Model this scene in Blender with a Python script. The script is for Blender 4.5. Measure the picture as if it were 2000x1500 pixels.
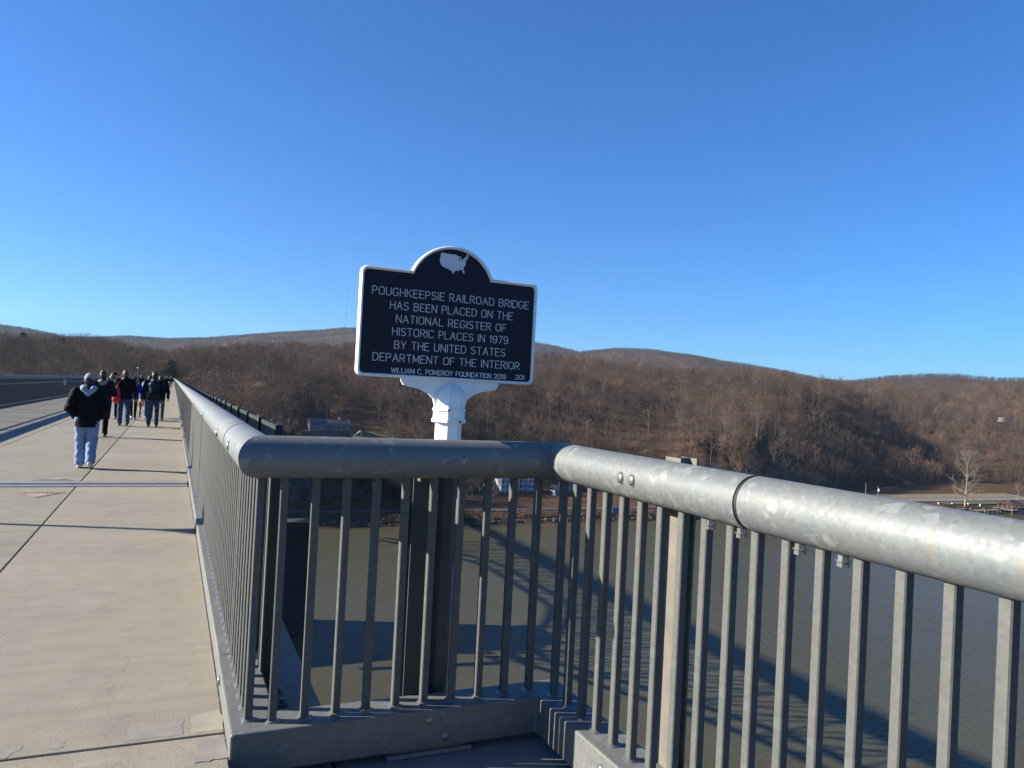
import bpy, bmesh, math, random
import numpy as np
from mathutils import Vector, Matrix

# ------------------------------------------------------------------ scene, camera, sky, sun, exposure
for o in list(bpy.data.objects):
    bpy.data.objects.remove(o)
SC = bpy.context.scene
COL = SC.collection
rnd = random.Random(7)
R = math.radians

# world frame: x = across the walkway (right), y = along the walkway, z = up, walkway surface z = 0
CAM_H = 1.6
cam_d = bpy.data.cameras.new("camera")
cam = bpy.data.objects.new("camera", cam_d)
COL.objects.link(cam)
cf, cr, cu = Vector((0.40460, 0.91439, 0.01396)), Vector((0.91301, -0.40477, 0.05064)), Vector((-0.05196, 0.00775, 0.99862))
cam.matrix_world = Matrix(((cr.x, cu.x, -cf.x, 0), (cr.y, cu.y, -cf.y, 0), (cr.z, cu.z, -cf.z, CAM_H), (0, 0, 0, 1)))
cam_d.sensor_width = 36.0
cam_d.lens = 26.914
cam_d.clip_start = 0.05
cam_d.clip_end = 40000
SC.camera = cam

SUN_EL, SUN_AZ = 22.7, -70.0          # degrees; azimuth clockwise from +y
to_sun = Vector((math.sin(R(SUN_AZ)) * math.cos(R(SUN_EL)), math.cos(R(SUN_AZ)) * math.cos(R(SUN_EL)), math.sin(R(SUN_EL))))
W = bpy.data.worlds.new("World")
SC.world = W
W.use_nodes = True
wn = W.node_tree
wn.nodes.clear()
sky = wn.nodes.new("ShaderNodeTexSky")
sky.sky_type = 'NISHITA'
sky.sun_disc = False
sky.sun_elevation = R(SUN_EL)
sky.sun_rotation = R(SUN_AZ)
sky.altitude = 60
sky.air_density = 1.0
sky.dust_density = 0.35
sky.ozone_density = 2.6
bg = wn.nodes.new("ShaderNodeBackground")
bg.inputs[1].default_value = 0.06
wo = wn.nodes.new("ShaderNodeOutputWorld")
tint = wn.nodes.new("ShaderNodeMix")
tint.data_type = 'RGBA'; tint.blend_type = 'MULTIPLY'
tint.inputs[0].default_value = 1.0
tint.inputs[7].default_value = (0.220, 0.612, 1.10, 1)
wn.links.new(sky.outputs[0], tint.inputs[6])
wn.links.new(tint.outputs[2], bg.inputs[0])
wn.links.new(bg.outputs[0], wo.inputs[0])

sun_d = bpy.data.lights.new("sun", 'SUN')
sun_d.energy = 5.0
sun_d.angle = R(0.53)
sun_d.color = (1.0, 0.93, 0.82)
sun = bpy.data.objects.new("sun", sun_d)
COL.objects.link(sun)
sun.rotation_mode = 'QUATERNION'
sun.rotation_quaternion = to_sun.to_track_quat('Z', 'Y')

SC.view_settings.view_transform = 'Standard'
SC.view_settings.look = 'None'
SC.view_settings.exposure = 1.5
SC.view_settings.gamma = 1.0
SC.render.engine = 'CYCLES'
SC.cycles.use_denoising = True
SC.cycles.max_bounces = 6
SC.cycles.volume_bounces = 0

# ------------------------------------------------------------------ helpers
def tag(o, label=None, cat=None, group=None, kind=None):
    if label: o['label'] = label
    if cat: o['category'] = cat
    if group: o['group'] = group
    if kind: o['kind'] = kind
    return o

def empty(name, loc, label=None, cat=None, group=None, rz=0.0):
    o = bpy.data.objects.new(name, None)
    o.empty_display_size = 0.2
    o.location = loc
    o.rotation_euler = (0, 0, rz)
    COL.objects.link(o)
    return tag(o, label, cat, group)

def link(name, me, parent=None, loc=(0, 0, 0)):
    o = bpy.data.objects.new(name, me)
    COL.objects.link(o)
    o.location = loc
    if parent is not None:
        o.parent = parent
    return o

def mesh(name, verts, faces, mat=None, smooth=False):
    me = bpy.data.meshes.new(name)
    me.from_pydata([tuple(v) for v in verts], [], [tuple(f) for f in faces])
    if mat is not None: me.materials.append(mat)
    if smooth: me.polygons.foreach_set('use_smooth', [True] * len(me.polygons))
    me.update()
    return me

class MB:
    """collects shapes for one mesh"""
    def __init__(s): s.v, s.f, s.m, s.sm = [], [], [], []
    def add(s, v, f, mi=0, sm=False):
        b = len(s.v)
        s.v += [tuple(map(float, p)) for p in v]
        s.f += [tuple(b + i for i in q) for q in f]
        s.m += [mi] * len(f); s.sm += [sm] * len(f)
    def box(s, x0, x1, y0, y1, z0, z1, mi=0):
        v = [(x0,y0,z0),(x1,y0,z0),(x1,y1,z0),(x0,y1,z0),(x0,y0,z1),(x1,y0,z1),(x1,y1,z1),(x0,y1,z1)]
        s.add(v, [(0,3,2,1),(4,5,6,7),(0,1,5,4),(1,2,6,5),(2,3,7,6),(3,0,4,7)], mi)
    def beam(s, a, b, w, h=None, mi=0):
        """rectangular bar from a to b"""
        a, b = Vector(a), Vector(b); h = h or w
        d = (b - a).normalized()
        u = d.cross(Vector((0,0,1)))
        if u.length < 1e-4: u = Vector((1,0,0))
        u.normalize(); n = u.cross(d)
        c = [(-1,-1),(1,-1),(1,1),(-1,1)]
        v = [a + u*(i*w/2) + n*(j*h/2) for i,j in c] + [b + u*(i*w/2) + n*(j*h/2) for i,j in c]
        s.add(v, [(0,1,2,3),(7,6,5,4),(0,4,5,1),(1,5,6,2),(2,6,7,3),(3,7,4,0)], mi)
    def tube(s, pts, rad, n=8, mi=0, caps=True, sm=True):
        pts = [Vector(p) for p in pts]
        if not isinstance(rad, (list, tuple)): rad = [rad] * len(pts)
        rings = []
        u = None
        for i, p in enumerate(pts):
            d = (pts[min(i+1, len(pts)-1)] - pts[max(i-1, 0)]).normalized()
            if u is None:
                u = d.cross(Vector((0,0,1)))
                if u.length < 1e-3: u = d.cross(Vector((1,0,0)))
            u = (u - d * u.dot(d)).normalized(); w = d.cross(u)
            rings.append([p + (u*math.cos(2*math.pi*k/n) + w*math.sin(2*math.pi*k/n)) * rad[i] for k in range(n)])
        v = [q for r in rings for q in r]; f = []
        for i in range(len(pts)-1):
            for k in range(n):
                f.append((i*n+k, i*n+(k+1)%n, (i+1)*n+(k+1)%n, (i+1)*n+k))
        s.add(v, f, mi, sm)
        if caps:
            b = len(v) - n
            s.add(v[:n], [tuple(range(n-1,-1,-1))], mi); s.add(v[b:], [tuple(range(n))], mi)
    def dome(s, c, ax, r, h, n=12, mi=0):
        """bolt head: low dome along ax"""
        c, ax = Vector(c), Vector(ax).normalized()
        u = ax.cross(Vector((0,0,1)))
        if u.length < 1e-3: u = Vector((1,0,0))
        u.normalize(); w = ax.cross(u)
        prof = [(1.0,0.0),(1.0,.35),(.8,.75),(.4,.97)]
        v = []
        for pr, ph in prof:
            v += [c + ax*(ph*h) + (u*math.cos(2*math.pi*k/n)+w*math.sin(2*math.pi*k/n))*(pr*r) for k in range(n)]
        f = [(i*n+k, i*n+(k+1)%n, (i+1)*n+(k+1)%n, (i+1)*n+k) for i in range(3) for k in range(n)]
        f.append(tuple(3*n+k for k in range(n)))
        s.add(v, f, mi, True)
    def poly(s, pts, y0, y1, mi=0):
        """x-z outline (counter-clockwise seen from -y) extruded from y0 (front) to y1 (back)"""
        n = len(pts)
        v = [(x, y0, z) for x, z in pts] + [(x, y1, z) for x, z in pts]
        f = [tuple(range(n)), tuple(range(2*n-1, n-1, -1))]
        f += [(i, n+i, n+(i+1)%n, (i+1)%n) for i in range(n)]
        s.add(v, f, mi)
    def me(s, name, *mats, bevel=0.0, seg=2, fixn=False):
        me = bpy.data.meshes.new(name)
        me.from_pydata(s.v, [], s.f)
        for m in mats: me.materials.append(m)
        me.polygons.foreach_set('material_index', s.m)
        me.polygons.foreach_set('use_smooth', s.sm)
        if bevel or fixn:
            bm = bmesh.new(); bm.from_mesh(me)
            if fixn: bmesh.ops.recalc_face_normals(bm, faces=bm.faces)
            if bevel: bmesh.ops.bevel(bm, geom=bm.edges[:], offset=bevel, segments=seg, affect='EDGES', profile=0.5)
            bm.to_mesh(me); bm.free()
        me.update()
        return me
    def obj(s, name, mats, parent=None, loc=(0,0,0), **k):
        if not isinstance(mats, (list, tuple)): mats = [mats]
        return link(name, s.me(name, *mats, **k), parent, loc)

# ------------------------------------------------------------------ materials
class NT:
    def __init__(s, name):
        s.m = bpy.data.materials.new(name); s.m.use_nodes = True
        s.t = s.m.node_tree; s.b = s.t.nodes['Principled BSDF']
    def n(s, typ, **k):
        nd = s.t.nodes.new(typ)
        for a, v in k.items(): setattr(nd, a, v)
        return nd
    def l(s, a, b): s.t.links.new(a, b)
    def coord(s, scale=(1,1,1), out='Object'):
        tc = s.n('ShaderNodeTexCoord'); mp = s.n('ShaderNodeMapping')
        mp.inputs['Scale'].default_value = scale
        s.l(tc.outputs[out], mp.inputs['Vector']); return mp.outputs[0]
    def noise(s, vec, scale, detail=4, rough=.55):
        nd = s.n('ShaderNodeTexNoise'); nd.inputs['Scale'].default_value = scale
        nd.inputs['Detail'].default_value = detail; nd.inputs['Roughness'].default_value = rough
        s.l(vec, nd.inputs['Vector']); return nd.outputs['Fac']
    def voro(s, vec, scale, feat='F1', out='Color', rnd_=1.0):
        nd = s.n('ShaderNodeTexVoronoi', feature=feat); nd.inputs['Scale'].default_value = scale
        nd.inputs['Randomness'].default_value = rnd_
        s.l(vec, nd.inputs['Vector']); return nd.outputs[out]
    def ramp(s, fac, stops):
        nd = s.n('ShaderNodeValToRGB'); e = nd.color_ramp.elements
        while len(e) < len(stops): e.new(.5)
        for el, (p, c) in zip(e, stops):
            el.position = p; el.color = (c if len(c) == 4 else (*c, 1)) if isinstance(c, tuple) else (c, c, c, 1)
        s.l(fac, nd.inputs[0]); return nd.outputs[0]
    def mix(s, fac, a, b, mode='MIX'):
        nd = s.n('ShaderNodeMix', data_type='RGBA', blend_type=mode)
        for sock, v in ((nd.inputs[0], fac), (nd.inputs[6], a), (nd.inputs[7], b)):
            if isinstance(v, (int, float)): sock.default_value = v
            elif isinstance(v, tuple): sock.default_value = v if len(v) == 4 else (*v, 1)
            else: s.l(v, sock)
        return nd.outputs[2]
    def math(s, op, a, b=0.0):
        nd = s.n('ShaderNodeMath', operation=op)
        for sock, v in ((nd.inputs[0], a), (nd.inputs[1], b)):
            if isinstance(v, (int, float)): sock.default_value = v
            else: s.l(v, sock)
        return nd.outputs[0]
    def bump(s, h, strength=.2, dist=.01):
        nd = s.n('ShaderNodeBump'); nd.inputs['Strength'].default_value = strength; nd.inputs['Distance'].default_value = dist
        s.l(h, nd.inputs['Height']); s.l(nd.outputs[0], s.b.inputs['Normal'])
    K = .585          # scales base colours down so shaded sides render darker at the raised exposure
    def set(s, **k):
        if 'col' in k and s.K != 1:
            k['col'] = s.mix(1.0, k['col'], (s.K,)*3, 'MULTIPLY')
        names = dict(col='Base Color', rough='Roughness', metal='Metallic', spec='Specular IOR Level')
        for a, v in k.items():
            sock = s.b.inputs[names[a]]
            if isinstance(v, (int, float)): sock.default_value = v
            elif isinstance(v, tuple): sock.default_value = (*v, 1)
            else: s.l(v, sock)
        return s.m

def plain(name, col, rough=.6, metal=0.0, var=.12, scale=6.0, spec=.5, bump=0.0, K=None):
    t = NT(name)
    if K: t.K = K
    v = t.coord()
    n = t.noise(v, scale, 5)
    c = t.mix(1.0, tuple(col), t.ramp(n, [(.3, 1-var), (.7, 1+var)]), 'MULTIPLY')
    if bump: t.bump(n, bump, .004)
    return t.set(col=c, rough=rough, metal=metal, spec=spec)

def galvanised(name, base=.42, metal=.62, fl=.75, r0=.42, r1=.62, spec=.5, tn=(1,.985,.93)):
    t = NT(name); v = t.coord()
    cell = t.n('ShaderNodeSeparateColor'); t.l(t.voro(v, 70), cell.inputs[0])
    cell2 = t.n('ShaderNodeSeparateColor'); wv = t.n('ShaderNodeVectorMath', operation='ADD')
    wn_ = t.n('ShaderNodeTexNoise'); wn_.inputs['Scale'].default_value = 40; t.l(v, wn_.inputs['Vector'])
    ws = t.n('ShaderNodeVectorMath', operation='SCALE'); ws.inputs['Scale'].default_value = .012; t.l(wn_.outputs['Color'], ws.inputs[0])
    t.l(v, wv.inputs[0]); t.l(ws.outputs[0], wv.inputs[1]); t.l(t.voro(wv.outputs[0], 32), cell2.inputs[0])
    big = t.noise(v, 2.6, 5); fine = t.noise(v, 60, 3)
    spang = t.ramp(cell.outputs[0], [(0.0, (base*.90*tn[0], base*.92*tn[1], base*.90*tn[2])), (1.0, (base*1.06*tn[0], base*1.08*tn[1], base*1.05*tn[2]))])
    dull = t.ramp(big, [(.35, (.90,.94,.98)), (.65, (1.07,1.05,1.01))])
    c = t.mix(1.0, spang, dull, 'MULTIPLY')
    flake = t.math('MULTIPLY', t.ramp(cell2.outputs[1], [(.74, 0.0), (.78, 1.0)]), t.ramp(t.noise(v, 6, 3), [(.47, 0.0), (.60, 1.0)]))
    c = t.mix(t.math('MULTIPLY', flake, fl), c, (base*1.55, base*1.62, base*1.58))
    streak = t.noise(t.coord((7, 7, 1.2)), 2.0, 4)
    c = t.mix(t.ramp(streak, [(.56, 0.0), (.74, .6)]), c, (base*1.12, base*.96, base*.76))
    rg = t.ramp(t.math('ADD', t.math('MULTIPLY', cell.outputs[1], .4), t.math('MULTIPLY', fine, .6)), [(.25, r0), (.75, r1)])
    t.bump(fine, .05, .002)
    return t.set(col=c, rough=rg, metal=metal, spec=spec)

M = {}
M['galv'] = galvanised('galvanised_pipe', .275, .32, .68, .48, .66, .5, (.965,1.0,.985))
M['galv_bar'] = galvanised('galvanised_bar', .158, .06, .2, .55, .7, .3)
M['galv_curb'] = galvanised('galvanised_channel', .235, .12, .35, .5, .65, .35)
M['post_paint'] = plain('tan_weathered_post', (.215, .195, .155), .6, 0, .2, 9)
M['rubber'] = plain('black_joint_rubber', (.012, .012, .013), .7)
M['steel_dark'] = plain('dark_steel', (.035, .037, .04), .55, .3, .25)
M['bolt'] = plain('bolt_steel', (.36, .36, .35), .4, .7, .2, 60)
M['white'] = plain('white_paint', (.80, .81, .80), .35, 0, .05, 30, K=.9)
M['navy'] = plain('navy_enamel', (.006, .008, .022), .55, 0, .5, 60, .35, .25)
M['letter'] = plain('silver_lettering', (.62, .62, .64), .5, 0, .12, 60, K=.95)
M['screen'] = plain('dark_green_screen', (.016, .026, .026), .6, 0, .25, 1.5)
M['joint_dark'] = plain('dark_joint_filler', (.022, .021, .02), .8)

def concrete(name, base, streaks, warm):
    t = NT(name); v = t.coord()
    big = t.noise(v, .55, 6, .6); mid = t.noise(v, 5, 6, .65); fine = t.noise(v, 140, 3, .6)
    c = t.mix(1.0, tuple(base), t.ramp(big, [(.30, (.86,.87,.89)), (.70, (1.10,1.09,1.06))]), 'MULTIPLY')
    c = t.mix(1.0, c, t.ramp(mid, [(.3, .90), (.7, 1.08)]), 'MULTIPLY')
    c = t.mix(1.0, c, t.ramp(fine, [(.3, .70), (.7, 1.28)]), 'MULTIPLY')
    st = t.noise(t.coord((.35, 6.5, 1)), 1.6, 6, .62)
    c = t.mix(streaks, c, t.mix(1.0, c, t.ramp(st, [(.28, .66), (.5, 1.0), (.75, 1.22)]), 'MULTIPLY'))
    # pale scuffs, elongated across the walkway
    sc_ = t.noise(t.coord((1.5, 4.2, 1)), 2.1, 2)
    c = t.mix(t.ramp(sc_, [(.66, 0.0), (.74, .45)]), c, (.56, .52, .44))
    warmn = t.noise(v, 1.3, 3)
    c = t.mix(t.math('MULTIPLY', t.ramp(warmn, [(.45, 0.0), (.7, 1.0)]), warm), c, (.50, .43, .30))
    # hairline cracks
    wv = t.n('ShaderNodeVectorMath', operation='ADD'); ns_ = t.n('ShaderNodeTexNoise'); ns_.inputs['Scale'].default_value = 3.0; ns_.inputs['Detail'].default_value = 5
    t.l(v, ns_.inputs['Vector']); sc2 = t.n('ShaderNodeVectorMath', operation='SCALE'); sc2.inputs['Scale'].default_value = .5; t.l(ns_.outputs['Color'], sc2.inputs[0])
    t.l(v, wv.inputs[0]); t.l(sc2.outputs[0], wv.inputs[1])
    cr_ = t.voro(wv.outputs[0], .55, 'DISTANCE_TO_EDGE', 'Distance')
    c = t.mix(t.math('MULTIPLY', t.ramp(cr_, [(.001, .28), (.003, 0.0)]), t.ramp(t.noise(v, .4, 2), [(.46, 0.0), (.56, 1.0)])), c, (.12, .11, .095))
    spk = t.voro(v, 34, 'F1', 'Distance')
    c = t.mix(t.math('MULTIPLY', t.ramp(spk, [(.10, .55), (.16, 0.0)]), t.ramp(t.noise(v, 2.0, 3), [(.42, 0.0), (.62, 1.0)])), c, (.16, .145, .12))
    # gum spots
    d = t.voro(v, 2.3, 'F1', 'Distance')
    c = t.mix(t.ramp(d, [(.020, .7), (.034, 0.0)]), c, (.10, .10, .10))
    t.bump(t.math('ADD', t.math('MULTIPLY', fine, .7), t.math('MULTIPLY', st, .8)), .35, .004)
    return t.set(col=c, rough=.9, spec=.12)
M['conc_r'] = concrete('concrete_warm', (.425, .382, .302), .28, .32)
M['conc_l'] = concrete('concrete_brushed', (.395, .360, .292), .6, .10)
M['conc_o'] = concrete('concrete_ledge', (.36, .35, .33), .1, .1)
M['patch'] = plain('grey_repair_mortar', (.375, .342, .298), .9, 0, .12, 9, .2, .4)
M['patch_y'] = plain('pale_yellow_mortar', (.48, .43, .34), .9, 0, .12, 9, .2, .4)
M['peach'] = plain('worn_peach_paint', (.58, .43, .33), .8, 0, .22, 35, .2)
M['pink'] = plain('worn_pink_paint', (.55, .43, .40), .8, 0, .25, 35, .2)

# ------------------------------------------------------------------ river and land
t = NT('river_water'); v = t.coord()
w1 = t.noise(t.coord((1.0, 2.2, 1)), .42, 5, .6); w2 = t.noise(v, .035, 3)
c = t.ramp(t.noise(v, .006, 3), [(.3, (.096, .088, .049)), (.7, (.116, .105, .059))])
wp = t.ramp(t.noise(t.coord((1, .35, 1)), .012, 4), [(.35, .35), (.65, 1.0)])
t.bump(t.math('ADD', t.math('MULTIPLY', w1, wp), t.math('MULTIPLY', w2, 1.5)), .32, .9)
t.set(col=c, rough=.17, spec=.06)
M['water'] = t.m
WZ = -64.0
mb = MB(); mb.add([(-9000,-9000,WZ),(9000,-9000,WZ),(9000,9000,WZ),(-9000,9000,WZ)], [(0,1,2,3)])
tag(mb.obj('river', M['water']), 'olive brown river with small ripples below the bridge', kind='structure')

R1 = [(-45,.036),(-20,.036),(-10.01,.0367),(-8.39,.0357),(-6.42,.0345),(-4.37,.032),(-2.53,.026),(-.32,.0213),(1.93,.0276),(4.27,.0327),(7.37,.0388),(10.21,.0472),(12.38,.0548),(16.11,.0588),(19.91,.0586),(25.59,.0557),(28.73,.0556),(31.38,.055),(34.01,.0537),(36.23,.0507),(38.77,.0498),(40.72,.0499),(43.33,.0477),(45.36,.0434),(47.33,.0385),(48.93,.0372),(50.79,.0366),(53.47,.0372),(55.73,.0398),(57.62,.0431),(75,.045)]
R2 = [(-45,.03),(-20,.05),(-10.04,.0461),(-8.42,.0442),(-6.44,.0391),(-4.99,.0406),(-2.9,.0453),(-.39,.045),(1.87,.0499),(5.22,.0586),(8.71,.0669),(11.59,.0729),(13.8,.0768),(17.94,.08),(21.77,.0751),(25.56,.0677),(27.18,.0637),(28.8,.0583),(29.47,.0609),(31.36,.065),(33.98,.0662),(36.93,.0616),(38.75,.057),(40.72,.0518),(42.99,.0456),(45.7,.038),(47.66,.0369),(48.61,.0394),(50.16,.044),(51.97,.048),(54.02,.0486),(55.72,.046),(57.61,.0459),(75,.044)]
D1 = [(-45,900),(-10,900),(-4,1150),(0,1300),(4,1250),(8,1150),(16,1000),(24,950),(30,920),(36,900),(42,890),(46,1060),(50,1350),(54,1450),(58,1350),(75,1400)]
D2 = [(-45,3800),(0,4000),(10,4200),(28,3900),(30,3600),(44,3200),(47,2800),(50,2600),(75,2600)]
FT = [(-45,374),(2,374),(8,386),(15,430),(20,458),(24,490),(30,515),(36,540),(41,562),(43,580),(45,608),(47,650),(50,740),(54,840),(58,890),(75,1150)]
EX = [(-45,.45),(-6,.36),(-2,.20),(2,.20),(6,.26),(8,.36),(10,.53),(12,.55),(20,.60),(30,.54),(41,.56),(45,.68),(50,.8),(58,.85),(75,.9)]
def tabf(T):
    a = np.array(T, float)
    return lambda z: np.interp(z, a[:,0], a[:,1])
fR1, fR2, fD1, fD2, fFT, fEX = map(tabf, (R1, R2, D1, D2, FT, EX))

def vnoise(x, y, seed=0):
    """value noise, smooth, numpy"""
    xi, yi = np.floor(x).astype(np.int64), np.floor(y).astype(np.int64)
    fx, fy = x - xi, y - yi
    fx = fx*fx*(3-2*fx); fy = fy*fy*(3-2*fy)
    def h(a, b):
        n = (a * 374761393 + b * 668265263 + seed * 974634777) & 0xffffffff
        n = ((n ^ (n >> 13)) * 1274126177) & 0xffffffff
        return ((n ^ (n >> 16)) & 0xffff) / 65535.0
    return (h(xi,yi)*(1-fx)+h(xi+1,yi)*fx)*(1-fy) + (h(xi,yi+1)*(1-fx)+h(xi+1,yi+1)*fx)*fy - .5

def ground_z(az, d):
    """terrain height for azimuth (deg from +y, clockwise) and horizontal distance from the overlook"""
    ca = np.cos(np.radians(az)); x = d*np.sin(np.radians(az)); y = d*ca
    ds = 353.0/ca
    wig = 6*vnoise(x/60, x*0+.5, 3) + 3*vnoise(x/17, x*0+2.5, 4)
    yy = y + wig
    d1, d2 = fD1(az), fD2(az)
    ft = np.maximum(fFT(az), ds + 22)
    z1 = fR1(az)*d1 + CAM_H - 18.5; z2 = fR2(az)*d2 + CAM_H - 11
    zf = -58.5
    bank = np.interp(yy, [340, 352, 358, 362, 366], [-70, -65.5, -62.6, -61.0, -60.3])
    tt = np.clip((d-ft)/(d1-ft), 0, 1)
    s1 = tt**fEX(az)
    hill = zf + (z1-zf)*s1
    tv = np.clip((d-d1)/(d2-d1), 0, 1)
    zv = np.minimum(z1, z2) - 55
    dip = np.where(tv < .35, z1 + (zv-z1)*(.5-.5*np.cos(np.pi*np.clip(tv/.35,0,1))), zv + (z2-zv)*(.5-.5*np.cos(np.pi*np.clip((tv-.35)/.65,0,1))))
    back = z2 * np.exp(-((np.maximum(d-d2,0))/2500.0)**2)
    z = np.where(d < ft, np.minimum(bank + np.clip((d-ds-12)/np.maximum(ft-ds-12,1),0,1)*1.8, zf+.2), np.where(d < d1, hill, np.where(d < d2, dip, back)))
    amp = np.clip((d-ft)/120.0, 0, 1)
    fade = np.clip(np.abs(d-d1)/150.0, .25, 1)*np.clip(np.abs(d-d2)/500.0, .15, 1)
    un = 30*vnoise(x/150, y/150, 11) + 8*vnoise(x/52, y/52, 12) + 3.5*vnoise(x/21, y/21, 13)
    # rocky bluff below the sunlit spur
    cl = np.exp(-(((az-38.5)/5.0)**2)) * np.exp(-(((d-ft-28)/34.0)**2))
    return z + un*amp*fade + cl*(9 + 9*vnoise(x/9, y/9, 21) + 5*vnoise(x/4, y/4, 22))

NA, ND = 420, 230
azs = np.linspace(-45, 72, NA)
tq = np.linspace(0, 1, ND)
verts = np.zeros((NA, ND, 3))
for i, a in enumerate(azs):
    ds = 340.0/math.cos(R(a))
    d = ds * (7500.0/ds)**(tq**1.25)
    z = ground_z(np.full(ND, a), d)
    verts[i] = np.stack([d*math.sin(R(a)), d*math.cos(R(a)), z], 1)
idx = np.arange(NA*ND).reshape(NA, ND)
fs = np.stack([idx[:-1,:-1], idx[:-1,1:], idx[1:,1:], idx[1:,:-1]], -1).reshape(-1, 4)[:, ::-1]
t = NT('hillside_leaf_litter'); v = t.coord()
geo = t.n('ShaderNodeNewGeometry'); sp = t.n('ShaderNodeSeparateXYZ'); t.l(geo.outputs['Normal'], sp.inputs[0])
n1, n2, n3 = t.noise(v, .02, 5), t.noise(v, .12, 5), t.noise(v, .9, 4)
c = t.ramp(n2, [(.3, (.085, .052, .030)), (.55, (.155, .088, .046)), (.75, (.200, .118, .062))])
c = t.mix(1.0, c, t.ramp(n3, [(.25, .55), (.75, 1.35)]), 'MULTIPLY')
c = t.mix(t.ramp(n1, [(.5, 0.0), (.75, .5)]), c, (.10, .072, .048))
rock = t.ramp(t.noise(v, .5, 6, .7), [(.3, (.07, .068, .06)), (.7, (.22, .21, .18))])
steep = t.ramp(t.math('SUBTRACT', 1.0, sp.outputs[2]), [(.26, 0.0), (.42, 1.0)])
c = t.mix(t.math('MULTIPLY', steep, t.ramp(n2, [(.38, 0.0), (.52, 1.0)])), c, rock)
t.bump(n3, .6, 1.2)
M['land'] = t.set(col=c, rough=.95, spec=.1)
me = mesh('hillside', verts.reshape(-1, 3), fs, M['land'], True)
tag(link('hillside', me), 'brown leaf covered river hills rising beyond the far shore', kind='structure')

# flat shore features
def gz(x, y):
    return float(ground_z(np.array([math.degrees(math.atan2(x, y))]), np.array([math.hypot(x, y)]))[0])
M['gravel'] = plain('grey_gravel', (.24, .215, .175), .95, 0, .2, .5)
M['drygrass'] = plain('dry_grass', (.25, .19, .10), .95, 0, .25, .15)
M['lawn'] = plain('pale_lawn', (.19, .185, .075), .95, 0, .35, .2)
M['greengrass'] = plain('shore_lawn', (.10, .12, .045), .95, 0, .3, .2)
def strip(name, label, xs, y0, y1, mat, dz=.25, ny=4):
    mb = MB(); V = []; F = []
    for i, x in enumerate(xs):
        for j in range(ny+1):
            y = y0(x) + (y1(x)-y0(x))*j/ny
            V.append((x, y, max(gz(x, y), -61.0) + dz))
    for i in range(len(xs)-1):
        for j in range(ny):
            a = i*(ny+1)+j; F.append((a, a+ny+1, a+ny+2, a+1))
    mb.add(V, F); return tag(mb.obj(name, mat, fixn=True), label, kind='structure')
strip('rail_bed', 'grey gravel rail bed along the far shore', list(range(-120, 420, 10)), lambda x: 371, lambda x: 376, plain('shaded_ballast', (.10, .098, .095), .95, 0, .2, .5), .5, 2)  # ballast colour darkened to stand in for shade on the bank
strip('gravel_lot', 'sunlit grey gravel lot by the far shore', list(range(440, 680, 10)), lambda x: 380, lambda x: 393, M['gravel'], .45)
strip('dry_field', 'dry tan grass strip behind the gravel lot', list(range(430, 640, 10)), lambda x: 393.5, lambda x: 412, M['drygrass'], .55)
strip('shore_lawn', 'small green lawn beside the boat landing', list(range(500, 600, 8)), lambda x: 366, lambda x: 377, M['greengrass'], .6)

# ------------------------------------------------------------------ trees
def treemat(name, cols, rough=.9, K=.82):
    t = NT(name); t.K = K; oi = t.n('ShaderNodeObjectInfo')
    c = t.ramp(oi.outputs['Random'], cols)
    n = t.noise(t.coord(), .6, 2)
    c = t.mix(1.0, c, t.ramp(n, [(.3, .8), (.7, 1.2)]), 'MULTIPLY')
    return t.set(col=c, rough=rough, spec=.15)
M['bark'] = treemat('grey_bark', [(0.0, (.060, .050, .043)), (.5, (.11, .093, .080)), (.85, (.15, .13, .115)), (1.0, (.25, .225, .20))])
M['twig'] = treemat('bare_twigs', [(0.0, (.055, .036, .026)), (.22, (.135, .082, .053)), (.45, (.072, .050, .038)), (.65, (.180, .118, .080)), (.8, (.085, .062, .050)), (.94, (.23, .150, .10)), (1.0, (.25, .12, .055))])
M['far_twig'] = treemat('far_twigs', [(0.0, (.050, .040, .038)), (.5, (.085, .068, .062)), (1.0, (.105, .080, .070))], K=.8)
M['needle'] = treemat('pine_needles', [(0.0, (.034, .058, .022)), (1.0, (.052, .080, .03))])
M['yellowleaf'] = treemat('yellow_leaves', [(0.0, (.36, .21, .035)), (1.0, (.40, .24, .04))])
M['palebark'] = plain('pale_bark', (.36, .30, .235), .85, 0, .25, 1.5)
M['paletwig'] = plain('pale_twigs', (.20, .15, .11), .9, 0, .2, 1.5)

def rdir(rg, up):
    a = rg.uniform(0, 2*math.pi)
    return Vector((math.cos(a)*math.cos(up), math.sin(a)*math.cos(up), math.sin(up)))

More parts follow.
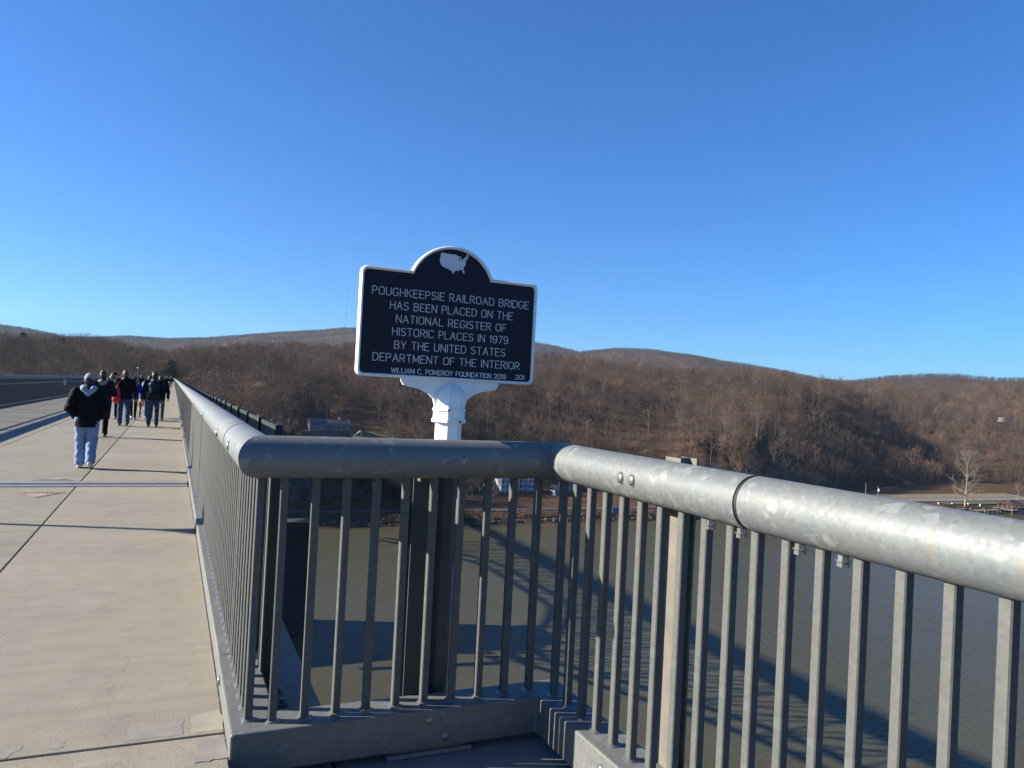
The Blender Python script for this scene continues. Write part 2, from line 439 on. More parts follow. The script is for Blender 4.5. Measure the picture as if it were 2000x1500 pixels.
def bare_tree(seed, h, wid, nmain=11, nsub=5, ntw=9, tw=.06, sides=5, lo=.36):
    """returns (trunk and limbs MB, twigs MB), base at the origin"""
    rg = random.Random(seed); L, T = MB(), MB()
    lean = Vector((rg.uniform(-.05,.05), rg.uniform(-.05,.05), 0))
    pts = []
    for i in range(7):
        q = i/6
        pts.append(Vector((0,0,0)) + lean*h*q + Vector((rg.uniform(-1,1), rg.uniform(-1,1), 0))*(.012*h*q) + Vector((0,0,h*.93*q)))
    r0 = .017*h
    L.tube(pts, [r0*1.25] + [r0*(1-.9*(i/6)) for i in range(1,7)], sides, 0, False)
    def at(q):
        k = min(int(q*6), 5); return pts[k].lerp(pts[k+1], q*6-k)
    def twig(p, d, ln, w):
        d = d.normalized(); s = d.cross(rdir(rg, rg.uniform(-1,1))).normalized()*w*.5
        bend = rdir(rg, .4)*ln*.18
        m = p + d*ln*.5 + bend*.5; e = p + d*ln + bend
        T.add([p-s, p+s, m+s*.8, m-s*.8, e], [(0,1,2,3),(3,2,4)])
    az0 = rg.uniform(0, 6.28)
    for b in range(nmain):
        q = lo + (.97-lo)*(b+rg.uniform(0,.8))/nmain
        p = at(q); az = az0 + b*2.4 + rg.uniform(-.4,.4)
        rel = (q-lo)/(1-lo)
        ln = wid*(.55+.75*math.sin(math.pi*min(1,rel*.85+.16)))*rg.uniform(.75,1.15)
        up = R(14 + 48*rel + rg.uniform(-9,12))
        d = Vector((math.cos(az)*math.cos(up), math.sin(az)*math.cos(up), math.sin(up)))
        m1 = p + d*ln*.5 + rdir(rg, 0)*ln*.06; m2 = p + d*ln + Vector((0,0,ln*.14)) + rdir(rg, 0)*ln*.08
        rb = r0*(1-.8*q)*.55
        L.tube([p, m1, m2], [rb, rb*.62, rb*.22], 3, 0, False)
        for s in range(nsub):
            f = .25 + .75*(s+rg.random())/nsub
            sp = p.lerp(m1, f*2) if f < .5 else m1.lerp(m2, f*2-1)
            sd = (d*.55 + rdir(rg, rg.uniform(-.2,1.1))).normalized()
            sl = ln*rg.uniform(.28,.5)*(1.25-.5*f)
            se = sp + sd*sl
            L.tube([sp, se], [rb*.38, rb*.12], 3, 0, False)
            for k in range(ntw):
                g = .15 + .85*(k+rg.random())/ntw
                td = (sd*.7 + rdir(rg, rg.uniform(-.7,1.1))).normalized()
                twig(sp.lerp(se, g), td, rg.uniform(.55,1.25)*wid*.26, tw*rg.uniform(.6,1.3))
        for k in range(ntw//2):
            twig(m1.lerp(m2, rg.random()), (d+rdir(rg, .6)).normalized(), wid*.3, tw)
    for k in range(ntw*2):
        twig(at(rg.uniform(.8,1)), rdir(rg, rg.uniform(.5,1.4)), wid*.3, tw)
    return L, T

def conifer(seed, h, wid, n=16):
    rg = random.Random(seed); L, T = MB(), MB()
    L.tube([(0,0,0),(.02*h,0,h*.5),(0,.01*h,h)], [.02*h,.014*h,.003*h], 6, 0, False)
    for b in range(n*5):
        q = .22 + .78*(b+rg.random())/(n*5)
        az = b*2.399; ln = wid*(1.08-q)*rg.uniform(.6,1.2)
        d = Vector((math.cos(az), math.sin(az), .12+.3*rg.random()))
        p = Vector((0,0,h*q)); e = p + d*ln
        if b % 3 == 0: L.tube([p, e], [.006*h, .002*h], 3, 0, False)
        for k in range(20):
            c = p.lerp(e, rg.uniform(.3,1.05)) + Vector((rg.gauss(0,1), rg.gauss(0,1), rg.gauss(0,.5)))*wid*.07
            a, bb = rdir(rg, rg.uniform(-.3,.9))*wid*.13, rdir(rg, rg.uniform(-.5,.5))*wid*.06
            T.add([c-a-bb, c+a-bb, c+a*.9+bb, c-a*.9+bb], [(0,1,2,3)])
    return L, T

def leafy(seed, h, wid, n=900, size=.4):
    rg = random.Random(seed); L, _ = bare_tree(seed, h, wid, 9, 4, 1); T = MB()
    for k in range(n):
        az, r, q = rg.uniform(0,6.28), wid*1.0*math.sqrt(rg.random()), rg.uniform(.3,1)
        r *= .45 + .75*math.sin(math.pi*min(1, q*.9))
        c = Vector((math.cos(az)*r, math.sin(az)*r, h*q))
        a, b = rdir(rg, rg.uniform(-.5,.8))*size, rdir(rg, rg.uniform(-.5,.5))*size*.6
        T.add([c-a, c-b, c+a, c+b], [(0,1,2,3)])
    return L, T

NPROTO = 7
protos = []           # (trunk mesh, crown mesh)
PC = bpy.data.collections.new('forest_shapes')     # never linked to the scene
LC = bpy.data.collections.new('far_forest_shapes')
for k in range(NPROTO):
    hh = [14, 15.5, 13, 16.5, 12, 15, 14.5][k]; ww = [5.4, 5.8, 6.2, 5.2, 5.0, 6.6, 4.4][k]
    L, T = bare_tree(100+k, hh, ww)
    tm, cm = L.me('trunk', M['bark']), T.me('crown', M['twig'])
    protos.append((tm, cm))
    J = MB(); J.add(L.v, L.f, 0, True); J.add(T.v, T.f, 1)
    PC.objects.link(bpy.data.objects.new('forest_shape_%d' % k, J.me('forest_shape', M['bark'], M['twig'])))
for k in range(4):
    L, T = bare_tree(200+k, 15, 5.2, 10, 4, 5, .18, 3, .08)
    J = MB(); J.add(L.v, L.f, 0, True); J.add(T.v, T.f, 1)
    LC.objects.link(bpy.data.objects.new('far_forest_shape_%d' % k, J.me('far_forest_shape', M['far_twig'], M['far_twig'])))

def keepout(x, y):
    """clearings: shore strip, rail bed, lot, houses, walkway"""
    k = (y > 380)
    k &= ~((x > 262) & (y < 421))
    k &= ~((x > 425) & (y < 420))                                # gravel lot and dry field
    k &= ~((np.abs(x+3) < 9) & (y < 560))                        # below and beside the walkway
    k &= ~((x > 168) & (x < 262) & (y < 452))                    # white house and neighbours
    k &= ~((x > 58) & (x < 126) & (y > 396) & (y < 492) & (x/y > .155) & (x/y < .262))         # lawn house
    return k

def scatter(az0, az1, d0, d1, spacing, seed):
    rs = np.random.RandomState(seed)
    area = .5*(d1*d1-d0*d0)*math.radians(az1-az0)
    n = int(area/(spacing*spacing))
    az = rs.uniform(az0, az1, n); d = np.sqrt(rs.uniform(d0*d0, d1*d1, n))
    return az, d, rs
def points(az, d, keep, rs, smin, smax):
    x, y = d*np.sin(np.radians(az)), d*np.cos(np.radians(az))
    z = ground_z(az, d)
    k = keep & keepout(x, y)
    # grid jitter thinning: drop points that fall in an occupied cell
    return x[k], y[k], z[k]-.3, rs.uniform(smin, smax, k.sum()), rs.uniform(0, 2*math.pi, k.sum())

az, d, rs = scatter(-16, 63, 372, 1550, 7.0, 5)
gap = vnoise(d*np.sin(np.radians(az))/26, d*np.cos(np.radians(az))/26, 31) + .6*vnoise(d*np.sin(np.radians(az))/11, d*np.cos(np.radians(az))/11, 32)
ftv = fFT(az)
# the sunlit bluff is thinly wooded, the rest is closed wood
bl = np.exp(-(((az-35)/7.5)**2))*np.exp(-(((d-ftv-70)/75.0)**2))
keep = ((d > ftv-15) | (az < 40)) & (d < fD1(az)+60) & (rs.rand(len(az)) > bl*.72) & (gap > -.42)
nx, ny_, nz, ns, nr = points(az, d, keep, rs, .50, 1.22)
az, d, rs = scatter(-16, 63, 1300, 4800, 11.5, 6)
keep = (d > fD1(az)+60) & (d < fD2(az)+260) & (d > fD1(az)+.36*(fD2(az)-fD1(az)))
far = points(az, d, keep, rs, .6, .95)

# nearest trees that stand clear of the railing in the picture become trees of their own
P = np.stack([nx, ny_, nz], 1)
rel = P - np.array([0, 0, CAM_H])
dep = rel @ np.array(cf)
near_idx = np.argsort(dep/ns)
vis = []
for i in near_idx:
    s = 1495.2/dep[i]; px = 1000 + s*(rel[i] @ np.array(cr)); py = 750 - s*((rel[i] + np.array([0,0,9*ns[i]])) @ np.array(cu))
    pipe = np.interp(px, [330, 530, 1095, 1150, 1506, 2000], [742, 852, 862, 873, 935, 1020])
    if 345 < px < 1990 and py < pipe - 4: vis.append(i)
    if len(vis) >= 170: break
solo = set(vis)
rest = np.array([i for i in range(len(nx)) if i not in solo])

def forest(name, label, coll, arr):
    x, y, z, s, r_ = arr; n = len(x)
    me = bpy.data.meshes.new(name)
    me.vertices.add(n); me.vertices.foreach_set('co', np.stack([x, y, z], 1).astype(np.float32).ravel())
    for nm, val in (('scl', s), ('spin', r_)):
        a = me.attributes.new(nm, 'FLOAT', 'POINT'); a.data.foreach_set('value', np.asarray(val, np.float32))
    o = link(name, me)
    ng = bpy.data.node_groups.new(name, 'GeometryNodeTree')
    ng.interface.new_socket('Geometry', in_out='INPUT', socket_type='NodeSocketGeometry')
    ng.interface.new_socket('Geometry', in_out='OUTPUT', socket_type='NodeSocketGeometry')
    N = ng.nodes; gi, go = N.new('NodeGroupInput'), N.new('NodeGroupOutput')
    iop = N.new('GeometryNodeInstanceOnPoints'); ci = N.new('GeometryNodeCollectionInfo')
    ci.inputs['Collection'].default_value = coll; ci.inputs['Separate Children'].default_value = True; ci.inputs['Reset Children'].default_value = True
    iop.inputs['Pick Instance'].default_value = True
    sa = N.new('GeometryNodeInputNamedAttribute'); sa.data_type = 'FLOAT'; sa.inputs['Name'].default_value = 'scl'
    ra = N.new('GeometryNodeInputNamedAttribute'); ra.data_type = 'FLOAT'; ra.inputs['Name'].default_value = 'spin'
    cx = N.new('ShaderNodeCombineXYZ'); ng.links.new(ra.outputs['Attribute'], cx.inputs['Z'])
    mp = N.new('GeometryNodeMeshToPoints')
    ng.links.new(gi.outputs[0], mp.inputs[0]); ng.links.new(mp.outputs[0], iop.inputs['Points'])
    ng.links.new(ci.outputs[0], iop.inputs['Instance']); ng.links.new(cx.outputs[0], iop.inputs['Rotation'])
    ng.links.new(sa.outputs['Attribute'], iop.inputs['Scale']); ng.links.new(iop.outputs[0], go.inputs[0])
    o.modifiers.new('forest', 'NODES').node_group = ng
    return tag(o, label, 'forest', kind='stuff')
forest('hillside_forest', 'brown leafless woods covering the near river hills', PC, [a[rest] for a in (nx, ny_, nz, ns, nr)])
forest('far_hill_forest', 'hazy leafless woods on the distant hills', LC, far)

for i in vis:
    k = rnd.randrange(NPROTO)
    e = empty('bare_tree', (nx[i], ny_[i], nz[i]), 'leafless brown deciduous tree in the front of the far shore woods', 'tree', 'leafless trees at the front of the woods', nr[i])
    e.scale = (ns[i],)*3
    link('trunk', protos[k][0], e); link('crown', protos[k][1], e)

def polar(az, d): return d*math.sin(R(az)), d*math.cos(R(az))
def solo_tree(name, label, LT, loc, mats, cat='tree', group=None, s=1.0, rz=0):
    e = empty(name, loc, label, cat, group, rz); e.scale = (s,)*3
    LT[0].obj('trunk', mats[0], e); LT[1].obj('crown', mats[1], e); return e
for az, d, h, wd, lab, sd in [(-8.8, 850, 20, 8, 'dark green pine above the woods at the far left', 1), (-6.66, 830, 20, 8, 'dark green pine above the woods over the left railing', 2),
        (-2.7, 800, 20, 7, 'spreading green pine behind the walkers', 3), (-1.3, 760, 20, 6, 'dark pine left of the yellow tree', 4), (-2.3, 640, 17, 6, 'small pine low in the woods behind the lamp', 5),
        (-.15, 560, 18, 6.5, 'green pine at the far end of the walkway', 6), (.15, 600, 14, 6, 'second green pine at the far end of the walkway', 7),
        (37.1, 880, 15, 6, 'lone green pine on the ridge right of the sign', 8), (23.6, 640, 15, 5, 'small green pine low on the slope by the sign post', 9), (1.7, 1500, 22, 9, 'dark pine on the distant ridge above the railing', 10)]:
    x, y = polar(az, d)
    solo_tree('pine_tree', lab, conifer(40+sd, h, wd), (x, y, gz(x, y)-.3), (M['bark'], M['needle']))
x, y = polar(-.62, 575)
solo_tree('yellow_tree', 'yellow leaved tree at the far end of the walkway', leafy(61, 15, 4.2, 700, .5), (x, y, gz(x, y)), (M['bark'], M['yellowleaf']))
solo_tree('lone_tree', 'tall pale leafless tree standing alone by the gravel lot', bare_tree(77, 37, 10.5, 20, 9, 12, .10, 8, .20), (515, 364, -61.2), (M['palebark'], M['paletwig']))
solo_tree('sapling', 'small bare sapling right of the tall lone tree', bare_tree(78, 13, 3.5, 9, 5, 7, .09, 5, .15), (541, 381, -60), (M['bark'], M['paletwig']))
solo_tree('sapling', 'small bare sapling behind the brown roofed pavilion', bare_tree(79, 15, 4, 9, 5, 7, .09, 5, .15), (585, 372, -60), (M['bark'], M['paletwig']))
for k, (x, y, h) in enumerate([(134, 424, 17), (141, 428, 19), (130, 430, 15)]):
    solo_tree('birch_tree', ['slender pale birch left of the sign post', 'tallest pale birch left of the sign post', 'shortest pale birch left of the sign post'][k], bare_tree(90+k, h, 2.6, 9, 4, 6, .06, 5, .3), (x, y, gz(x, y)-.3), (M['palebark'], M['paletwig']))
# shore brush, rip-rap
mb = MB(); rg = random.Random(5)
for k in range(1500):
    x = rg.uniform(20, 330); y = 359 + rg.random()**1.3*9; z = gz(x, y)
    hgt = rg.uniform(.8, 2.6)
    for j in range(7):
        d = rdir(rg, rg.uniform(.5, 1.4)); s = d.cross(rdir(rg, 0)).normalized()*.13
        p = Vector((x+rg.uniform(-.9,.9), y+rg.uniform(-.9,.9), z-.1)); e = p + d*hgt
        mb.add([p-s, p+s, e], [(0,1,2)])
M['brush'] = plain('red_brown_brush', (.15, .09, .062), .95, 0, .3, .3)
tag(mb.obj('shore_brush', M['brush']), 'red brown brush growing along the far waterline', 'brush', kind='stuff')
mb = MB()
for k in range(700):
    x = rg.uniform(10, 620); y = rg.uniform(355.5, 360.5) + .0; z = max(gz(x, y), WZ) ; s = rg.uniform(.3, 1.1)
    v_ = [(x+s*rg.uniform(.6,1)*a, y+s*rg.uniform(.6,1)*b, z+s*.6*c_) for a in (-1,1) for b in (-1,1) for c_ in (-1, rg.uniform(.4,1))]
    mb.add(v_, [(0,1,3,2),(4,6,7,5),(0,4,5,1),(2,3,7,6),(1,5,7,3),(0,2,6,4)])
M['riprap'] = plain('grey_riprap', (.15, .138, .12), .9, 0, .3, .4)
tag(mb.obj('shore_rocks', M['riprap'], fixn=True), 'grey rocks along the far waterline', 'rocks', kind='stuff')

# ------------------------------------------------------------------ walkway deck
XL, XR = -6.36, 0.298          # walkway between the two curbs
deck = tag(empty('walkway_deck', (0, 0, 0)), 'long concrete walkway of the bridge with slab joints', kind='structure')
ys = [-7.0, 3.70, 12.40, 24.0, 36.0, 48.0, 60.0, 84.0, 108.0, 132.0, 180.0, 240.0, 300.0, 360.0, 440.0, 530.0]
lanes = [(XL, -5.50), (-5.488, -3.165), (-3.150, -1.172), (-1.158, XR)]
for j in range(len(ys)-1):
    y0, y1 = ys[j] + .007, ys[j+1] - .007
    if j == 1: y1 -= .12
    if j == 2: y0 += .54
    for i, (x0, x1) in enumerate(lanes):
        mb = MB(); mb.box(x0, x1, y0, y1, -.24, 0 - .002*((i+j) % 2))
        mb.obj('slab', M['conc_r'] if i == 3 else M['conc_l'], deck, bevel=.006, seg=2)
mb = MB(); mb.box(XL, XR, ys[0], ys[-1], -.30, -.245); mb.obj('joint_filler', M['joint_dark'], deck)
mb = MB()
for a, b, z in [(12.30, 12.50, .006), (12.52, 12.70, .020), (12.72, 12.92, .006)]:
    mb.box(XL, XR-.02, a, b, -.06, z)
M['joint_steel'] = plain('worn_joint_steel', (.34, .34, .34), .6, .1, .2, 12)
mb.obj('expansion_joint', M['joint_steel'], deck, bevel=.004, seg=1)
# ledges outside the curbs and the overlook floor
mb = MB(); mb.box(.302, .80, 3.66, 530, -.34, -.084); mb.obj('outer_ledge', M['conc_o'], deck)
mb = MB(); mb.box(-7.0, XL-.004, -7, 530, -.34, -.084); mb.obj('outer_ledge', M['conc_o'], deck)
for x0, x1 in ((.304, .755), (.767, 2.05)):
    mb = MB(); mb.box(x0, x1, -5, 3.655, -.34, -.122); mb.obj('overlook_floor', M['conc_o'], deck, bevel=.006, seg=1)
# mortar patches beside the near joint
def blob(name, pts, mat, z=.0010, seed=1):
    rg = random.Random(seed); out = []
    n = len(pts)
    for i in range(n):
        a, b = pts[i], pts[(i+1) % n]
        for k in range(5):
            q = k/5; out.append((a[0]+(b[0]-a[0])*q+rg.uniform(-1,1)*.008, a[1]+(b[1]-a[1])*q+rg.uniform(-1,1)*.008))
    mb = MB(); n = len(out)
    mb.add([(x, y, z) for x, y in out] + [(x, y, -.003) for x, y in out], [tuple(range(n))] + [(i, (i+1) % n, n+(i+1) % n, n+i) for i in range(n)])
    mb.obj(name, mat, deck, fixn=True)
blob('mortar_patch', [(-.115,3.73),(.118,3.735),(.13,3.92),(-.09,3.93)], M['patch'], seed=1)
blob('mortar_patch', [(.15,3.735),(.294,3.735),(.294,3.96),(.165,3.93)], M['patch_y'], seed=2)
blob('mortar_patch', [(.17,3.44),(.294,3.45),(.294,3.66),(.18,3.65)], M['patch'], seed=3)
blob('mortar_patch', [(-.62,3.73),(-.545,3.715),(-.50,3.80),(-.535,3.85),(-.63,3.85)], M['patch'], seed=4)
blob('mortar_patch', [(-.405,3.75),(-.36,3.735),(-.335,3.765),(-.35,3.80),(-.395,3.80)], M['patch'], seed=5)

# ------------------------------------------------------------------ single-stroke lettering
def arc(cx, cy, rx, ry, a0, a1, n=8):
    return [(cx+rx*math.cos(R(a0+(a1-a0)*i/n)), cy+ry*math.sin(R(a0+(a1-a0)*i/n))) for i in range(n+1)]
_O = [arc(.34,.70,.34,.30,180,0,8) + arc(.34,.30,.34,.30,0,-180,8) + [(0,.70)]]
FONT = {
 'A': (.70, [[(0,0),(.35,1),(.70,0)], [(.13,.36),(.57,.36)]]),
 'B': (.62, [[(0,0),(0,1),(.34,1)] + arc(.34,.765,.235,.235,90,-90,6) + [(0,.53)], [(.34,.53)] + arc(.34,.265,.27,.265,90,-90,6) + [(0,0)]]),
 'C': (.66, [arc(.34,.70,.34,.30,25,180,8) + arc(.34,.30,.34,.30,180,335,8)]),
 'D': (.66, [[(0,0),(0,1),(.30,1)] + arc(.30,.64,.36,.36,90,0,6) + arc(.30,.36,.36,.36,0,-90,6) + [(0,0)]]),
 'E': (.56, [[(.56,0),(0,0),(0,1),(.56,1)], [(0,.52),(.46,.52)]]),
 'F': (.54, [[(0,0),(0,1),(.54,1)], [(0,.52),(.44,.52)]]),
 'G': (.68, [arc(.34,.70,.34,.30,25,180,8) + arc(.34,.30,.34,.30,180,350,8) + [(.68,.45),(.40,.45)]]),
 'H': (.64, [[(0,0),(0,1)], [(.64,0),(.64,1)], [(0,.52),(.64,.52)]]),
 'I': (.02, [[(.01,0),(.01,1)]]),
 'K': (.62, [[(0,0),(0,1)], [(.60,1),(0,.38)], [(.20,.58),(.62,0)]]),
 'L': (.52, [[(0,1),(0,0),(.52,0)]]),
 'M': (.76, [[(0,0),(0,1),(.38,.22),(.76,1),(.76,0)]]),
 'N': (.66, [[(0,0),(0,1),(.66,0),(.66,1)]]),
 'O': (.68, _O), '0': (.62, _O),
 'P': (.60, [[(0,0),(0,1),(.32,1)] + arc(.32,.735,.28,.265,90,-90,6) + [(0,.47)]]),
 'R': (.62, [[(0,0),(0,1),(.32,1)] + arc(.32,.745,.28,.255,90,-90,6) + [(0,.49)], [(.30,.49),(.62,0)]]),
 'S': (.60, [arc(.30,.755,.28,.245,30,270,9) + arc(.30,.255,.30,.255,90,-150,9)]),
 'T': (.62, [[(0,1),(.62,1)], [(.31,1),(.31,0)]]),
 'U': (.64, [[(0,1),(0,.30)] + arc(.32,.30,.32,.30,180,360,8) + [(.64,1)]]),
 'W': (.88, [[(0,1),(.22,0),(.44,.80),(.66,0),(.88,1)]]),
 'Y': (.66, [[(0,1),(.33,.45),(.66,1)], [(.33,.45),(.33,0)]]),
 '1': (.22, [[(0,.80),(.20,1),(.20,0)]]),
 '2': (.58, [arc(.29,.71,.29,.29,165,-30,8) + [(0,0),(.58,0)]]),
 '7': (.56, [[(0,1),(.56,1),(.20,0)]]),
 '9': (.60, [arc(.30,.70,.30,.30,0,360,12), [(.60,.70)] + arc(.30,.32,.30,.32,0,-140,7)]),
 '.': (.06, [[(0,0),(.06,0)]]),
}
def stroke_text(text, x0, x1, zb, h, yf, th, depth, flat=False):
    """text fitted between x0 and x1, baseline zb, cap height h; in the x-z plane (or lying in x-y when flat)"""
    gapw, space = .26, .52
    tot = 0; items = []
    for ch in text:
        if ch == ' ': tot += space; continue
        w, st = FONT[ch]; items.append((tot, st)); tot += w + gapw
    tot -= gapw
    sx = (x1-x0)/tot
    mb = MB()
    for off, st in items:
        for ln in st:
            pp = [(x0 + (off+a)*sx, zb + b*h) for a, b in ln]
            for i in range(len(pp)-1):
                a, b = Vector((pp[i][0], pp[i][1], 0)), Vector((pp[i+1][0], pp[i+1][1], 0))
                d = (b-a)
                if d.length < 1e-6: continue
                d.normalize(); n = Vector((-d.y, d.x, 0))*th/2; a = a - d*th*.42; b = b + d*th*.42
                q = [a-n, b-n, b+n, a+n]
                if flat: vv = [(p.x, p.y, yf) for p in q]; mb.add(vv, [(0,1,2,3)])
                else:
                    jit = (i % 3)*depth*.03
                    vv = [(p.x, yf-depth-jit, p.y) for p in q] + [(p.x, yf+.001, p.y) for p in q]
                    mb.add(vv, [(0,1,2,3),(0,4,5,1),(1,5,6,2),(2,6,7,3),(3,7,4,0)])
    return mb

# ------------------------------------------------------------------ painted caution marks on the deck
def deckmark(tri, z, mat, label, texts):
    e = tag(empty('caution_mark', (0,0,0)), label, 'road marking')
    mb = MB(); (ax, ay), (bx, by), (px, py) = tri
    cx, cy = (ax+bx+px)/3, (ay+by+py)/3
    out = [(ax, ay, z), (bx, by, z), (px, py, z)]
    mb.add(out, [(0,1,2)]); mb.obj('painted_triangle', mat, e, fixn=True)
    mb = MB(); inn = [(cx+(x-cx)*.86, cy+(y-cy)*.80, z+.0015) for x, y, _ in out]; in2 = [(cx+(x-cx)*.80, cy+(y-cy)*.72, z+.0015) for x, y, _ in out]
    mb.add(inn+in2, [(0,1,4,3),(1,2,5,4),(2,0,3,5)]); mb.obj('painted_outline', M['joint_dark2'], e, fixn=True)
    for tx, x0, x1, yb, h in texts:
        stroke_text(tx, x0, x1, yb, h, z+.0025, .011, 0, True).obj('lettering', M['joint_dark2'], e)
M['joint_dark2'] = plain('faded_dark_paint', (.11, .095, .085), .85, 0, .3, 40)
deckmark([(-1.81,11.73),(-1.22,11.75),(-1.51,11.22)], .0035, M['peach'], 'worn peach caution triangle painted on the near side of the steel joint', [('CAUTION', -1.69, -1.33, 11.60, .085)])
deckmark([(-1.80,12.99),(-1.52,13.43),(-1.25,12.99)], .0035, M['pink'], 'worn pink caution triangle painted beyond the steel joint', [('CAUTION', -1.69, -1.35, 13.04, .085)])

# ------------------------------------------------------------------ railings
PR, PZ = .0932, 1.274           # pipe radius and height
LA, YB, LC = .361, 3.510, 1.8285
BW, BP = .0355, .1396            # baluster size and pitch
ZB = .10                        # top of the bottom channel

def baluster_mesh():
    mb = MB(); mb.box(-BW/2, BW/2, -BW/2, BW/2, ZB-.002, PZ-PR*.80); m = mb.me('baluster', M['galv_bar'], bevel=.004, seg=1); return m
BAL = baluster_mesh()
def weld_mesh():
    mb = MB(); s = BW/2
    mb.add([(-s-.012,-s-.012,ZB),(s+.012,-s-.012,ZB),(s+.012,s+.012,ZB),(-s-.012,s+.012,ZB),(-s,-s,ZB+.012),(s,-s,ZB+.012),(s,s,ZB+.012),(-s,s,ZB+.012)],
           [(0,1,5,4),(1,2,6,5),(2,3,7,6),(3,0,4,7)], 0, True); return mb.me('weld', M['bolt'])
WELD = weld_mesh()

def pipe_path(pts, n=48):
    """mitred pipe; ring at each joint lies in the mitre plane; hard edge at the mitre"""
    pts = [Vector(p) for p in pts]; mb = MB()
    for i in range(len(pts)-1):
        a, b = pts[i], pts[i+1]; d = (b-a).normalized(); u = Vector((0,0,1)); w = d.cross(u)
        def plane(k):
            if k in (0, len(pts)-1): return d
            return ((pts[k]-pts[k-1]).normalized() + (pts[k+1]-pts[k]).normalized()).normalized()
        na, nb = plane(i), plane(i+1); V = []
        nseg = max(1, int((b-a).length/1.5))
        for s_ in range(nseg+1):
            for k in range(n):
                o = (u*math.cos(2*math.pi*k/n) + w*math.sin(2*math.pi*k/n))*PR
                if s_ == 0: p = a + o - d*(o.dot(na)/d.dot(na))
                elif s_ == nseg: p = b + o - d*(o.dot(nb)/d.dot(nb))
                else: p = a + (b-a)*(s_/nseg) + o
                V.append(p)
        mb.add(V, [(s_*n+k, s_*n+(k+1) % n, (s_+1)*n+(k+1) % n, (s_+1)*n+k) for s_ in range(nseg) for k in range(n)], 0, True)
    return mb

def rubber_ring(c, d, parent):
    """black sleeve showing in the gap between two pipe lengths"""
    mb = MB(); c, d = Vector(c), Vector(d).normalized()
    mb.tube([c-d*.05, c+d*.05], PR-.004, 40, 0, True); mb.obj('joint_sleeve', M['rubber'], parent)

def channel(name, x0, x1, y0, y1, parent, mat=None):
    mb = MB(); mb.box(x0, x1, y0, y1, -.080, ZB); return mb.obj(name, mat or M['galv_curb'], parent, bevel=.009, seg=2)

def bolt(c, ax, parent, r=.022, h=.012):
    mb = MB(); mb.dome(c, ax, r, h, 14); mb.tube([Vector(c), Vector(c)+Vector(ax).normalized()*.002], r*1.25, 14); return mb.obj('bolt', M['bolt'], parent)
def hexnut(c, parent):
    mb = MB(); c = Vector(c); mb.tube([c, c-Vector((0,0,.020))], .017, 6, 0, True, False); mb.tube([c-Vector((0,0,.022)), c-Vector((0,0,.038))], .019, 6, 0, True, False)
    mb.tube([c-Vector((0,0,.019)), c-Vector((0,0,.022))], .024, 16); return mb.obj('bolt', M['bolt'], parent)

def post(x, y, facing, parent, w=.11, top=PZ-.01, zb=-.083, mat=None):
    """H-shaped railing post just outside the bars; facing = unit (x, y) towards the walkway"""
    fx, fy = facing; mb = MB()
    if abs(fx) > .5:
        mb.box(x-.045, x-.036, y-w/2, y+w/2, zb, top); mb.box(x+.036, x+.045, y-w/2, y+w/2, zb, top); mb.box(x-.0355, x+.0355, y-.006, y+.006, zb, top)
    else:
        mb.box(x-w/2, x+w/2, y-.045, y-.036, zb, top); mb.box(x-w/2, x+w/2, y+.036, y+.045, zb, top); mb.box(x-.006, x+.006, y-.0355, y+.0355, zb, top)
    o = mb.obj('post', mat or M['galv_bar'], parent)
    mb = MB(); mb.box(x-.10, x+.10, y-.10, y+.10, zb, zb+.016); mb.obj('base_plate', M['galv_bar'], o, bevel=.003, seg=1)
    for sx in (-1, 1):
        for sy in (-1, 1):
            b = MB(); b.tube([(x+.075*sx, y+.075*sy, zb+.016), (x+.075*sx, y+.075*sy, zb+.04)], .013, 6); b.obj('anchor_bolt', M['bolt'], o)
    mb = MB()   # bracket from the post to the pipe
    px, py = x + fx*.07, y + fy*.07
    mb.box(min(x+fx*.045, x+fx*.10)-(.03 if abs(fy) > .5 else 0), max(x+fx*.045, x+fx*.10)+(.03 if abs(fy) > .5 else 0),
           min(y+fy*.045, y+fy*.10)-(.03 if abs(fx) > .5 else 0), max(y+fy*.045, y+fy*.10)+(.03 if abs(fx) > .5 else 0), PZ-.12, PZ-.02)
    mb.obj('bracket', M['galv_bar'], o)
    return o

# corner unit: from the joint on the straight run, round the corner, to the joint near the camera
YJ = 4.44
YC = 2.04
cu_ = empty('corner_railing', (LA, YB, 0), 'galvanised corner railing section behind the sign with mitred top pipe and square bars', 'railing')
def child(o):    # keep world coordinates under an empty that is not at the origin
    pass
cu_.location = (0, 0, 0)
pipe_path([(LA, YJ-.010, PZ), (LA, YB, PZ), (LC, YB, PZ), (LC, YC+.008, PZ)]).obj('top_pipe', M['galv'], cu_)
mb = MB()
mb.add([], [])
